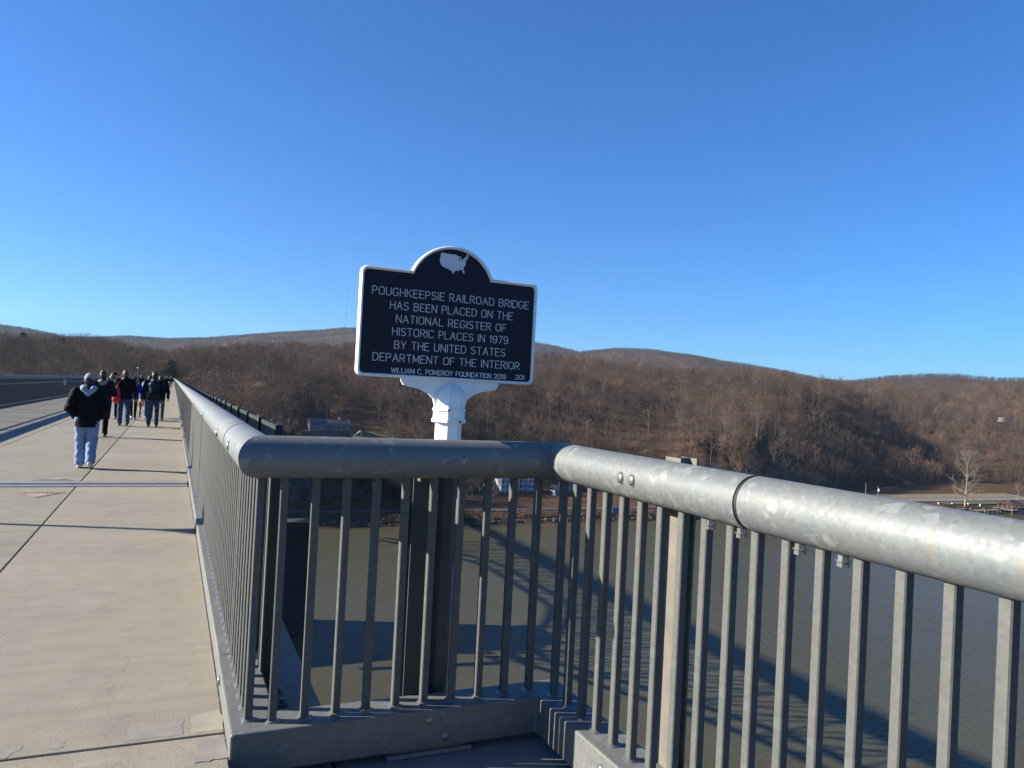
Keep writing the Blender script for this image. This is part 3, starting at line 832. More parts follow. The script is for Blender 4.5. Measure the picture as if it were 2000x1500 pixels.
# bottom channel of the corner: three mitred legs
def mitre_channel(path, w, parent):
    mbx = MB(); pts = [Vector((p[0], p[1], 0)) for p in path]; L_, R_ = [], []
    for i, p in enumerate(pts):
        d0 = (pts[i]-pts[i-1]).normalized() if i else (pts[1]-pts[0]).normalized()
        d1 = (pts[i+1]-pts[i]).normalized() if i < len(pts)-1 else d0
        n0, n1 = Vector((-d0.y, d0.x, 0)), Vector((-d1.y, d1.x, 0)); m = (n0+n1).normalized(); k = w/2/m.dot(n0)
        L_.append(p+m*k); R_.append(p-m*k)
    n = len(pts); V = [(p.x,p.y,z) for z in (-.080, ZB) for S in (L_, R_) for p in S]
    F = []
    for i in range(n-1):
        a = lambda s, r, k: s*2*n + r*n + k
        F += [(a(1,0,i),a(1,0,i+1),a(1,1,i+1),a(1,1,i)), (a(0,0,i),a(0,1,i),a(0,1,i+1),a(0,0,i+1)), (a(0,0,i),a(0,0,i+1),a(1,0,i+1),a(1,0,i)), (a(0,1,i),a(1,1,i),a(1,1,i+1),a(0,1,i+1))]
    F += [(0*n, 1*n, 3*n, 2*n), (n-1, 3*n-1, 4*n-1, 2*n-1)]
    mbx.add(V, F); return mbx.obj('bottom_channel', M['galv_curb'], parent, bevel=.009, seg=2, fixn=True)
mitre_channel([(.402, YJ+.02), (.402, 3.535), (1.845, 3.535), (1.845, YC+.01)], .205, cu_)
def bars(pts, parent):
    for x, y in pts:
        b = link('baluster', BAL, parent, (x, y, 0)); link('weld', WELD, b)
bars([(LA+.02, YB + .055 + BP*k) for k in range(0, 7)], cu_)
bars([(LA + .1166 + BP*(k), YB+.01) for k in range(0, 10)], cu_)
bars([(LC, 3.42 - .1415*k) for k in range(0, 10)], cu_)
post(.535, 4.20, (-1, 0), cu_, zb=-.083, top=1.25)
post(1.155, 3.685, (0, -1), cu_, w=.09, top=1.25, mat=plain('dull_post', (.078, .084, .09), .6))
M['post_paint'] = M['post_paint']
post(1.972, 2.652, (-1, 0), cu_, w=.105, top=1.372, mat=M['post_paint'])
for c, ax in [((1.19, YB-PR+.002, PZ), (0,-1,0)), ((1.285, YB-PR+.002, PZ), (0,-1,0)), ((LC-PR+.002, 2.75, PZ), (-1,0,0)), ((LC-PR+.002, 2.665, PZ), (-1,0,0)), ((LA-PR+.002, 4.05, PZ), (-1,0,0)),
              ((1.18, 3.4315, .055), (0,-1,0)), ((1.265, 3.4315, -.03), (0,-1,0)), ((1.7415, 2.80, .03), (-1,0,0)), ((.2985, 4.2, .055), (-1,0,0)), ((.2985, 4.1, -.02), (-1,0,0))]:
    bolt(c, ax, cu_)
for y in (2.27, 2.10): hexnut((LC, y, PZ-PR+.002), cu_)
mb = MB()
mb.box(.99, 1.41, 3.44, 3.56, -.120, -.098); mb.box(1.02, 1.38, 3.455, 3.55, -.097, -.0815)
mb.obj('shim_pad', M['conc_o'], cu_, bevel=.006, seg=1)

# near section: from that joint past the camera
nr_ = empty('railing_section', (0, 0, 0), 'nearest galvanised railing section at the right with thick top pipe', 'railing')
pipe_path([(LC, YC-.012, PZ), (LC, -4.1, PZ)]).obj('top_pipe', M['galv'], nr_)
rubber_ring((LC, YC-.002, PZ), (0, 1, 0), nr_)
channel('bottom_channel', 1.745, 1.945, -4.1, YC, nr_)
bars([(LC, 2.02 - .1415*k) for k in range(0, 36)], nr_)
for y in (1.83, 1.66): hexnut((LC, y, PZ-PR+.002), nr_)
for y in (.1, -2.4): post(1.965, y, (-1, 0), nr_, w=.115, top=1.372, mat=M['post_paint'])

# straight runs
SEC = 6.12
def section_meshes(side):
    """meshes in local coordinates, section from y = 0 to SEC, pipe at x = 0; side = +1 right edge of the walkway, -1 left edge"""
    pm = pipe_path([(0, .022, PZ), (0, SEC-.010, PZ)], 36).me('top_pipe', M['galv'])
    mb = MB(); x0, x1 = sorted((-.061*side, .14*side)); mb.box(x0, x1, .012, SEC-.004, -.080, ZB); cm = mb.me('bottom_channel', M['galv_curb'], bevel=.009, seg=1)
    mb = MB(); n = int(SEC/BP)
    for k in range(n): mb.box(.02*side-BW/2, .02*side+BW/2, .07+k*BP-BW/2, .07+k*BP+BW/2, ZB-.002, PZ-PR*.8)
    bm_ = mb.me('balusters', M['galv_bar'])
    mb = MB(); x = .175*side
    mb.box(x-.045, x-.036, -.055, .055, -.083, PZ); mb.box(x+.036, x+.045, -.055, .055, -.083, PZ); mb.box(x-.035, x+.035, -.006, .006, -.083, PZ); mb.box(min(.08*side, x), max(.08*side, x), -.03, .03, PZ-.1, PZ-.03)
    qm = mb.me('post', M['galv_bar'])
    mb = MB(); mb.dome((-(PR-.002)*side, 0, PZ-.005), (-side, 0, 0), .024, .014, 10); gm = mb.me('bolt', M['bolt'])
    mb = MB(); mb.tube([(0, -.05, PZ), (0, .05, PZ)], PR-.004, 28); jm = mb.me('joint_sleeve', M['rubber'])
    return pm, cm, bm_, qm, gm, jm
RM, LM = section_meshes(1), section_meshes(-1)
mb = MB(); mb.tube([(0, 0, 0), (0, SEC, 0)], .026, 10); HAND = mb.me('lower_rail', M['galv'])
POSTS = (.66, 3.30, 5.55)
def section(x, y, side, label, group, single):
    e = empty('railing_section', (x, y, 0), label, 'railing', group)
    pm, cm, bm_, qm, gm, jm = RM if side > 0 else LM
    link('top_pipe', pm, e); link('bottom_channel', cm, e); link('joint_sleeve', jm, e)
    for py in POSTS[:2]:
        link('post', qm, e, (0, py, 0)); link('bolt', gm, e, (0, py, 0))
    if single:
        for k in range(int(SEC/BP)):
            b = link('baluster', BAL, e, (.02*side, .07+k*BP, 0)); link('weld', WELD, b)
    else:
        tag(link('balusters', bm_, e), kind='stuff')
    if side < 0: link('lower_rail', HAND, e, (.17, 0, .99))
    return e
for k in range(24):
    lab = {0: 'straight galvanised railing section next to the corner with pale pipe and close bars', 1: 'second straight railing section beyond the corner beside the walkway'}.get(k)
    section(LA, YJ + k*SEC, 1, lab or 'galvanised pipe railing section receding along the right edge of the walkway', None if lab else 'right hand railing sections', k < 2)
XLP = -6.44
for k in range(26):
    section(XLP, -3 + k*SEC, -1, 'galvanised pipe railing section along the left edge of the walkway', 'left hand railing sections', False)
def far_run(x, y0, y1, side, label):
    e = empty('railing_section', (x, y0, 0), label, 'railing'); L_ = y1-y0
    pipe_path([(0, 0, PZ), (0, L_, PZ)], 12).obj('top_pipe', M['galv'], e)
    mb = MB(); a, b = sorted((-.061*side, .14*side)); mb.box(a, b, 0, L_, -.080, ZB); mb.obj('bottom_channel', M['galv_curb'], e)
    mb = MB()
    for k in range(int(L_/BP)): mb.box(.02*side-BW/2, .02*side+BW/2, k*BP, k*BP+BW, ZB, PZ-PR*.8)
    tag(mb.obj('balusters', M['galv_bar'], e), kind='stuff')
far_run(LA, YJ+24*SEC, 530, 1, 'far end of the right hand railing vanishing among the crowd')
far_run(XLP, -3+26*SEC, 530, -1, 'far end of the left hand railing behind the walkers')

# small notice on the left railing
e = empty('notice_plate', (XLP+.22, 55.8, 0), 'small pale notice plate on the left railing beside the capped man', 'sign')
mb = MB(); mb.box(-.006, .006, -.85, .35, .77, 1.13); mb.obj('plate', M['white'] if False else plain('pale_notice', (.45, .45, .38), .6), e)
mb = MB()
for y in (-.75, .25): mb.box(-.16, -.0065, y-.02, y+.02, .95, 1.0)
mb.obj('clamp', M['steel_dark'], e)

# lamps on the left edge
M['globe'] = plain('white_globe', (.85, .85, .83), .3)
for y, lab in [(11.25, 'lamp post off to the left whose thin shadow crosses the walkway'), (176, 'white globe lamp post on the left edge behind the walkers'), (297, 'far white globe lamp post above the backpack wearer')]:
    e = empty('lamp_post', (-6.72, y, -.084), lab, 'lamp')
    mb = MB(); mb.tube([(0,0,0),(0,0,.25),(0,0,3.1)], [.075,.05,.045], 12); mb.obj('pole', M['galv_bar'], e)
    mb = MB(); mb.tube([(0,0,3.1),(0,0,3.14)], .09, 12); mb.obj('collar', M['galv_bar'], e)
    mb = MB(); mb.tube([(0,0,3.14+.36*q) for q in (0,.1,.3,.5,.7,.9,1)], [.05,.13,.19,.205,.18,.11,.02], 14); mb.obj('globe', M['globe'], e)

# dark screen fence outside the right railing
FX, FZ = 1.40, .985
Y0F = 11.2
for k in range(28):
    e = empty('screen_fence', (FX, Y0F + k*4.6, 0), 'dark green screen panel hung outside the right railing' if k else 'nearest dark green screen panel hung outside the right railing', 'fence', 'screen panels outside the right railing' if k else None)
    if k == 0: pan = MB(); pan.box(-.012, .012, 0, 2.28, -.45, FZ); pan = pan.me('panel', M['screen'])
    if k == 0:
        q = MB(); q.box(-.05, .05, -.03, .03, -.5, FZ+.02); fpost = q.me('fence_post', M['steel_dark'])
        q = MB(); q.box(-.062, -.052, -.05, .05, FZ-.16, FZ+.06); fcap = q.me('lit_post_top', M['post_paint'])  # pale plate paints the sunlit top onto the dark post
        q = MB(); q.box(-.75, .05, -.04, .04, -.42, -.345); farm = q.me('support_arm', M['steel_dark'])
        q = MB(); q.tube([(-.02, 0, FZ), (-.03, 0, FZ+.07), (-.07, 0, FZ+.10), (-.12, 0, FZ+.08)], .016, 8); flamp = q.me('hook', M['galv'])
    for j in range(2):
        link('panel', pan, e, (0, .02 + j*2.30, 0)); p_ = link('fence_post', fpost, e, (0, j*2.30, 0)); link('support_arm', farm, p_)
        if j == 1: link('lit_post_top', fcap, p_)
        else: link('hook', flamp, p_)

# ------------------------------------------------------------------ historical marker
SK = 3.70/3.65
def sx(x): return x*SK
def sz(z): return 1.6 + (z-1.6)*SK
def marker_outline(inset, r):
    x0, x1, z0, z1 = sx(.797)+inset, sx(1.735)-inset, sz(1.655)+inset, sz(2.188)-inset
    cx = sx(1.263); hw, ztop = sx(1.478)-cx, sz(2.332)
    sag = ztop - sz(2.188); Rr = (hw*hw+sag*sag)/(2*sag); zc = ztop - Rr; Rr -= inset
    P = []
    def corner(cx_, cz_, a0):
        return [(cx_+r*math.cos(R(a0+90*i/6)), cz_+r*math.sin(R(a0+90*i/6))) for i in range(7)]
    P += corner(x0+r, z0+r, 180); P += corner(x1-r, z0+r, 270); P += corner(x1-r, z1-r, 0)
    a = math.degrees(math.asin((z1-zc)/Rr))
    P += [(cx+Rr*math.cos(R(a+(180-2*a)*i/24)), zc+Rr*math.sin(R(a+(180-2*a)*i/24))) for i in range(25)]
    P += corner(x0+r, z1-r, 90)
    return P
mk = empty('historical_marker', (0, 0, 0), 'dark navy cast historical marker sign with white border on a white octagonal post', 'sign')
YS = 3.700
o1, o2 = marker_outline(0, .030), marker_outline(.0165, .022)
mb = MB(); mb.poly(o2, YS+.004, YS+.030); mb.obj('panel', M['navy'], mk, fixn=True)
mb = MB(); n = len(o1)
oc = marker_outline(.0055, .027)      # rounded border: outer side, chamfer, face, inner wall
rows = [[(x, YS+.034, z) for x, z in o1], [(x, YS+.000, z) for x, z in o1], [(x, YS-.007, z) for x, z in oc], [(x, YS-.005, z) for x, z in marker_outline(.013, .0235)], [(x, YS+.0045, z) for x, z in o2]]
V = [p for r in rows for p in r]
mb.add(V, [(i*n+k, i*n+(k+1) % n, (i+1)*n+(k+1) % n, (i+1)*n+k) for i in range(4) for k in range(n)] + [tuple(range(n))])
mb.obj('border', M['white'], mk, fixn=True)
lines = [('POUGHKEEPSIE RAILROAD BRIDGE', .853, 1.692, 2.057), ('HAS BEEN PLACED ON THE', .945, 1.603, 1.992), ('NATIONAL REGISTER OF', .978, 1.568, 1.928), ('HISTORIC PLACES IN 1979', .963, 1.582, 1.865), ('BY THE UNITED STATES', .976, 1.570, 1.800), ('DEPARTMENT OF THE INTERIOR', .872, 1.655, 1.736)]
for tx, a, b, zb in lines:
    stroke_text(tx, sx(a)+.003, sx(b)-.003, sz(zb)-.003, .0375, YS+.004, .0032, .003).obj('lettering', M['letter'], mk, fixn=True)
stroke_text('WILLIAM C. POMEROY FOUNDATION 2019', sx(.970), sx(1.578), sz(1.682)-.003, .0235, YS+.004, .0031, .003).obj('lettering', M['letter'], mk, fixn=True)
stroke_text('201', sx(1.634), sx(1.682), sz(1.686)-.003, .022, YS+.004, .0031, .003).obj('lettering', M['letter'], mk, fixn=True)
mapo = [(520,415),(580,412),(700,438),(870,458),(980,465),(1050,485),(1060,520),(1100,515),(1130,528),(1160,522),(1185,550),(1212,595),(1205,640),(1240,645),(1275,600),(1310,585),(1330,545),(1375,535),(1380,480),(1392,455),(1420,465),(1450,515),(1435,540),(1405,560),(1400,585),(1420,595),(1410,615),(1370,625),(1360,650),(1365,690),(1355,740),(1365,770),(1340,810),(1300,855),(1285,890),(1300,940),(1335,990),(1335,1040),(1315,1050),(1280,1010),(1260,960),(1245,935),(1190,935),(1145,940),(1145,965),(1100,970),(1050,950),(1020,970),(985,1010),(985,1045),(955,1040),(930,1010),(900,960),(860,955),(840,945),(800,905),(720,885),(650,855),(580,810),(530,760),(505,690),(490,620),(505,570),(520,500)]
mo = [(sx(1.187) + (x-490)/(1450-490)*.155, sz(2.300) - .107*(y-412)/(1050-412) + .017*(x-970)/960) for x, y in mapo]
mb = MB(); mb.poly(mo[::-1], YS+.0005, YS+.0045); mb.obj('map_emblem', M['letter'], mk, fixn=True)
lk = [(sx(1.187)+(x-490)/960*.155, sz(2.300)-.107*(y-412)/638+.017*(x-970)/960) for x, y in [(1128,550),(1150,560),(1146,600),(1150,640),(1122,645),(1116,600)]]
mb = MB(); mb.poly(lk[::-1], YS-.0003, YS+.0004); mb.obj('map_lake', M['navy'], mk, fixn=True)
# bracket, octagonal sleeve, collars, post
PX, PY = 1.302, 3.722
br = [(-.262,1.655),(-.262,1.642),(-.250,1.622),(-.215,1.613),(-.165,1.605),(-.120,1.586),(-.090,1.560),(-.078,1.52),(.078,1.52),(.090,1.560),(.120,1.586),(.165,1.605),(.215,1.613),(.250,1.622),(.262,1.642),(.262,1.655)]
mb = MB(); mb.poly([(PX+x, sz(z)) for x, z in br], PY-.012, PY+.012); mb.obj('bracket', M['white'], mk, fixn=True)
def octa(mb, z0, z1, r0, r1=None):
    r1 = r1 or r0; v = []
    for z, r in ((z0, r0), (z1, r1)): v += [(PX+r*math.cos(R(22.5+45*k)), PY+r*math.sin(R(22.5+45*k)), z) for k in range(8)]
    mb.add(v, [(k, (k+1) % 8, 8+(k+1) % 8, 8+k) for k in range(8)] + [tuple(range(7,-1,-1)), tuple(range(8,16))])
mb = MB()
zs = [(1.455,.082),(1.545,.080),(1.575,.078),(1.600,.070),(1.622,.056),(1.638,.036),(1.645,.012)]
for (a, r0), (b, r1) in zip(zs[:-1], zs[1:]): octa(mb, sz(a), sz(b), r0, r1)
mb.obj('sleeve', M['white'], mk)
mb = MB(); octa(mb, sz(1.443), sz(1.462), .089); mb.obj('collar', M['white'], mk, bevel=.003)
mb = MB(); octa(mb, sz(1.500), sz(1.515), .087); mb.obj('collar', M['white'], mk, bevel=.003)
mb = MB(); octa(mb, sz(1.335), sz(1.445), .068); mb.obj('post', M['white'], mk)
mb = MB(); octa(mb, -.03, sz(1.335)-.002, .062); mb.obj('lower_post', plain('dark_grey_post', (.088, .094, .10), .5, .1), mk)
mb = MB(); mb.box(PX-.09, PX+.09, 3.642, 3.80, -.05, -.03); mb.box(PX-.05, PX+.05, 3.642, 3.655, -.03, .06); mb.obj('post_bracket', M['steel_dark'], mk)
for x, y, z in [(PX-.031, PY-.0885, sz(1.507)), (PX+.031, PY-.0885, sz(1.452)), (PX-.0885, PY-.02, sz(1.455)), (PX+.0885, PY-.02, sz(1.507))]:
    mb = MB(); mb.dome((x, y+.004 if abs(x-PX) < .05 else y, z), (0,-1,0) if abs(x-PX) < .05 else (1 if x > PX else -1, 0, 0), .006, .006, 8); mb.obj('screw', M['steel_dark'], mk)
mb = MB(); mb.dome((sx(.797)-.0005, YS+.014, sz(2.155)), (-1,0,0), .006, .003, 8); mb.obj('screw', M['steel_dark'], mk)

# ------------------------------------------------------------------ bridge steelwork and pier (they cast the shadow on the river)
bt = empty('railroad_bridge', (0, 206, -64), 'dark lattice steel truss bridge carrying the walkway over the river', 'bridge')
bt.location = (0, 0, 0)
YT = 206.0
def depth_at(y):
    u = abs(((y - YT + 80) % 160) - 80)            # distance from the nearest tower
    return 11.0 + 15.0*max(0, 1-u/55.0)**1.4
def joined(name, f, n=None):
    mb = MB(); f(mb); return mb.obj(name, M['steel_dark'], bt)
XA, XB = -6.6, .25
nodes = [-110 + 8.0*k for k in range(60)]
for X in (XA, XB):
    mb = MB(); mb.beam((X, -110, -1.1), (X, 362, -1.1), .7, 1.3); mb.obj('top_chord', M['steel_dark'], bt)
    mb = MB()
    for a, b in zip(nodes[:-1], nodes[1:]): mb.beam((X, a, -depth_at(a)), (X, b, -depth_at(b)), .7, 1.1)
    mb.obj('bottom_chord', M['steel_dark'], bt)
    mb = MB()
    for a in nodes: mb.beam((X, a, -1.6), (X, a, -depth_at(a)), .45, .55)
    mb.obj('truss_verticals', M['steel_dark'], bt)
    mb = MB()
    for i, (a, b) in enumerate(zip(nodes[:-1], nodes[1:])):
        p, q = ((a, -1.6), (b, -depth_at(b))) if i % 2 else ((a, -depth_at(a)), (b, -1.6))
        mb.beam((X, p[0], p[1]), (X, q[0], q[1]), .35, .5)
    mb.obj('truss_diagonals', M['steel_dark'], bt)
mb = MB()
for a in nodes:
    mb.beam((XA, a, -.85), (XB, a, -.85), .4, .9); mb.beam((XA, a, -depth_at(a)), (XB, a, -depth_at(a)), .3, .3)
mb.obj('floor_beams', M['steel_dark'], bt)
for yt in (YT, YT-160):
    mb = MB()
    for s, X in ((-1, XA-1.5), (1, XB+1.5)):
        for dy in (-6.5, 6.5):
            mb.beam((X, yt+dy*.55, -26), (X+s*11, yt+dy, -36), 1.4, 1.4)
    for dy in (-6.5, 6.5):
        mb.beam((XA-1.5, yt+dy*.55, -26), (XB+12.5, yt+dy, -36), .7); mb.beam((XB+1.5, yt+dy*.55, -26), (XA-12.5, yt+dy, -36), .7)
    mb.obj('tower', M['steel_dark'], bt)
M['pier'] = plain('shade_dark_stone', (.022, .021, .022), .9, 0, .3, .3)  # near-black base colour carries the shade on the pier
M['rust'] = plain('rusty_steel', (.05, .022, .014), .8, 0, .3, .5)
for yt, lab in ((YT, 'shadow-dark stone bridge pier standing in the river seen past the corner post'), (YT-160, 'dark stone bridge pier in the river nearer the overlook')):
    e = empty('bridge_pier', (0, yt, -64), lab, 'pier')
    XP0, XP1 = -42.0, 36.0
    mb = MB(); mb.box(XP0, XP1, -1, 13, -4, 26.2); mb.obj('masonry', M['pier'], e)
    mb = MB(); mb.box(XP0-.8, XP1+.5, -1.8, 13.8, 26.2, 28.0); mb.obj('coping', M['pier'], e)
    mb = MB(); mb.box(XP0+2, XP1-.4, -1.2, -.6, 28.0, 29.6); mb.obj('girder', M['rust'], e)
    mb = MB(); mb.box(XP0-3, XP1-4, -3, 15, -4, 1.6); mb.obj('footing', M['pier'], e)

# ------------------------------------------------------------------ smooth organic shapes: signed distance fields turned into meshes
def s_cap(a, b, r0, r1, fl=1.0):
    a, b = np.array(a, float), np.array(b, float)
    def f(P):
        Q = P.copy(); aa, bb = a.copy(), b.copy()
        if fl != 1.0: Q[..., 1] /= fl; aa[1] /= fl; bb[1] /= fl
        d = bb-aa; tt = np.clip(((Q-aa) @ d)/max(d @ d, 1e-9), 0, 1)
        return np.linalg.norm(Q-aa-tt[..., None]*d, axis=-1) - (r0+(r1-r0)*tt)
    return f
def s_ell(c, r):
    c, r = np.array(c, float), np.array(r, float)
    return lambda P: (np.linalg.norm((P-c)/r, axis=-1)-1)*r.min()
def s_union(fs, k=.03):
    def f(P):
        v = fs[0](P)
        for g in fs[1:]:
            w = g(P); h = np.clip(.5+.5*(w-v)/k, 0, 1); v = w*(1-h)+v*h-k*h*(1-h)
        return v
    return f
def s_cut(f, g, k=.01):      # f without g
    def q(P): return np.maximum(f(P), -g(P))
    return q
def s_plane(n, d):
    n = np.array(n, float); return lambda P: P @ n - d
def s_folds(f, amp, freq, seed=0):
    rs = np.random.RandomState(seed); ph = rs.uniform(0, 6, 6)
    def q(P):
        x, y, z = P[...,0]*freq, P[...,1]*freq, P[...,2]*freq
        w = np.sin(1.7*z+1.3*x+ph[0])*np.sin(1.1*y-.9*x+ph[1]) + .6*np.sin(3.1*z-2.2*x+1.4*y+ph[2]) + .4*np.sin(5.3*z+3.3*x-2.1*y+ph[3])
        return f(P) + amp*w
    return q
def surfnet(f, lo, hi, h):
    lo, hi = np.array(lo, float), np.array(hi, float); n = np.ceil((hi-lo)/h).astype(int)+1
    ax = [lo[i]+h*np.arange(n[i]) for i in range(3)]
    V = f(np.stack(np.meshgrid(*ax, indexing='ij'), -1)); S = V < 0
    nx_, ny2, nz_ = n; acc = np.zeros((nx_-1, ny2-1, nz_-1, 3)); cnt = np.zeros((nx_-1, ny2-1, nz_-1))
    I, J, K = np.meshgrid(np.arange(nx_-1), np.arange(ny2-1), np.arange(nz_-1), indexing='ij'); base = np.stack([I, J, K], -1).astype(float)
    cor = [(a, b, c) for a in (0,1) for b in (0,1) for c in (0,1)]
    sl = lambda o: (slice(o[0], nx_-1+o[0]), slice(o[1], ny2-1+o[1]), slice(o[2], nz_-1+o[2]))
    for p in cor:
        for d in range(3):
            if p[d] == 0:
                q = list(p); q[d] = 1; va, vb = V[sl(p)], V[sl(q)]; m = (va < 0) != (vb < 0)
                tt = np.where(m, va/np.where(va == vb, 1, va-vb), 0); pos = base + np.array(p, float); pos[..., d] += tt
                acc += pos*m[..., None]; cnt += m
    act = cnt > 0; ids = -np.ones(act.shape, int); ids[act] = np.arange(act.sum())
    verts = lo + h*(acc[act]/cnt[act][:, None]); F = []
    for d in range(3):
        a, b = [i for i in range(3) if i != d]
        s0 = [slice(None)]*3; s1 = [slice(None)]*3; s0[d] = slice(0, -1); s1[d] = slice(1, None)
        A, B = S[tuple(s0)], S[tuple(s1)]; ix = np.argwhere(A != B); fl = A[tuple(ix.T)]
        ok = (ix[:, a] > 0) & (ix[:, b] > 0) & (ix[:, a] < act.shape[a]) & (ix[:, b] < act.shape[b]); ix, fl = ix[ok], fl[ok]
        def g(da, db):
            j = ix.copy(); j[:, a] -= da; j[:, b] -= db; return ids[tuple(j.T)]
        q = np.stack([g(1,1), g(0,1), g(0,0), g(1,0)], 1)
        flip = fl if d != 1 else ~fl
        q[~flip] = q[~flip][:, ::-1]; F.append(q)
    return verts, np.concatenate(F)
def sdf_obj(name, f, lo, hi, h, mat, parent, sm=True):
    v, q = surfnet(f, lo, hi, h)
    me = mesh(name, v, q.tolist(), mat, sm); return link(name, me, parent)

def cloth(name, col, rough=.85, var=.18): return plain(name, col, rough, 0, var, 9, .2)
M['skin'] = plain('skin', (.46, .27, .19), .55, 0, .06, 12)
M['c_black'] = cloth('black_cloth', (.008, .008, .010))
M['c_navy'] = cloth('navy_cloth', (.010, .014, .028))
M['c_jean_l'] = cloth('light_blue_denim', (.29, .42, .66), .85, .10)
M['c_jean'] = cloth('blue_denim', (.060, .105, .185), .85, .25)
M['c_hood'] = cloth('grey_blue_hood', (.40, .47, .58))
M['c_cap'] = cloth('grey_cap', (.40, .37, .37))
M['c_blue'] = cloth('royal_blue_cloth', (.02, .025, .42))
M['c_red'] = plain('red_bag_cloth', (.75, .012, .025), .4)
M['c_denimjk'] = cloth('grey_blue_jacket', (.13, .165, .23))
M['c_cream'] = cloth('cream_fleece', (.62, .54, .47))
M['c_grey'] = cloth('grey_cloth', (.16, .17, .19))
M['c_white'] = plain('white_shoe', (.72, .70, .66), .5)
M['c_dkshoe'] = plain('dark_shoe', (.02, .018, .016), .5)
M['h_brown'] = plain('brown_hair', (.045, .025, .014), .5, 0, .4, 40)
M['h_dark'] = plain('dark_hair', (.012, .009, .007), .5, 0, .4, 40)
M['h_blond'] = plain('blond_hair', (.36, .23, .10), .5, 0, .3, 40)
M['h_grey'] = plain('greying_brown_hair', (.12, .085, .06), .55, 0, .3, 40)
M['eye'] = plain('eye_dark', (.02, .015, .012), .3)

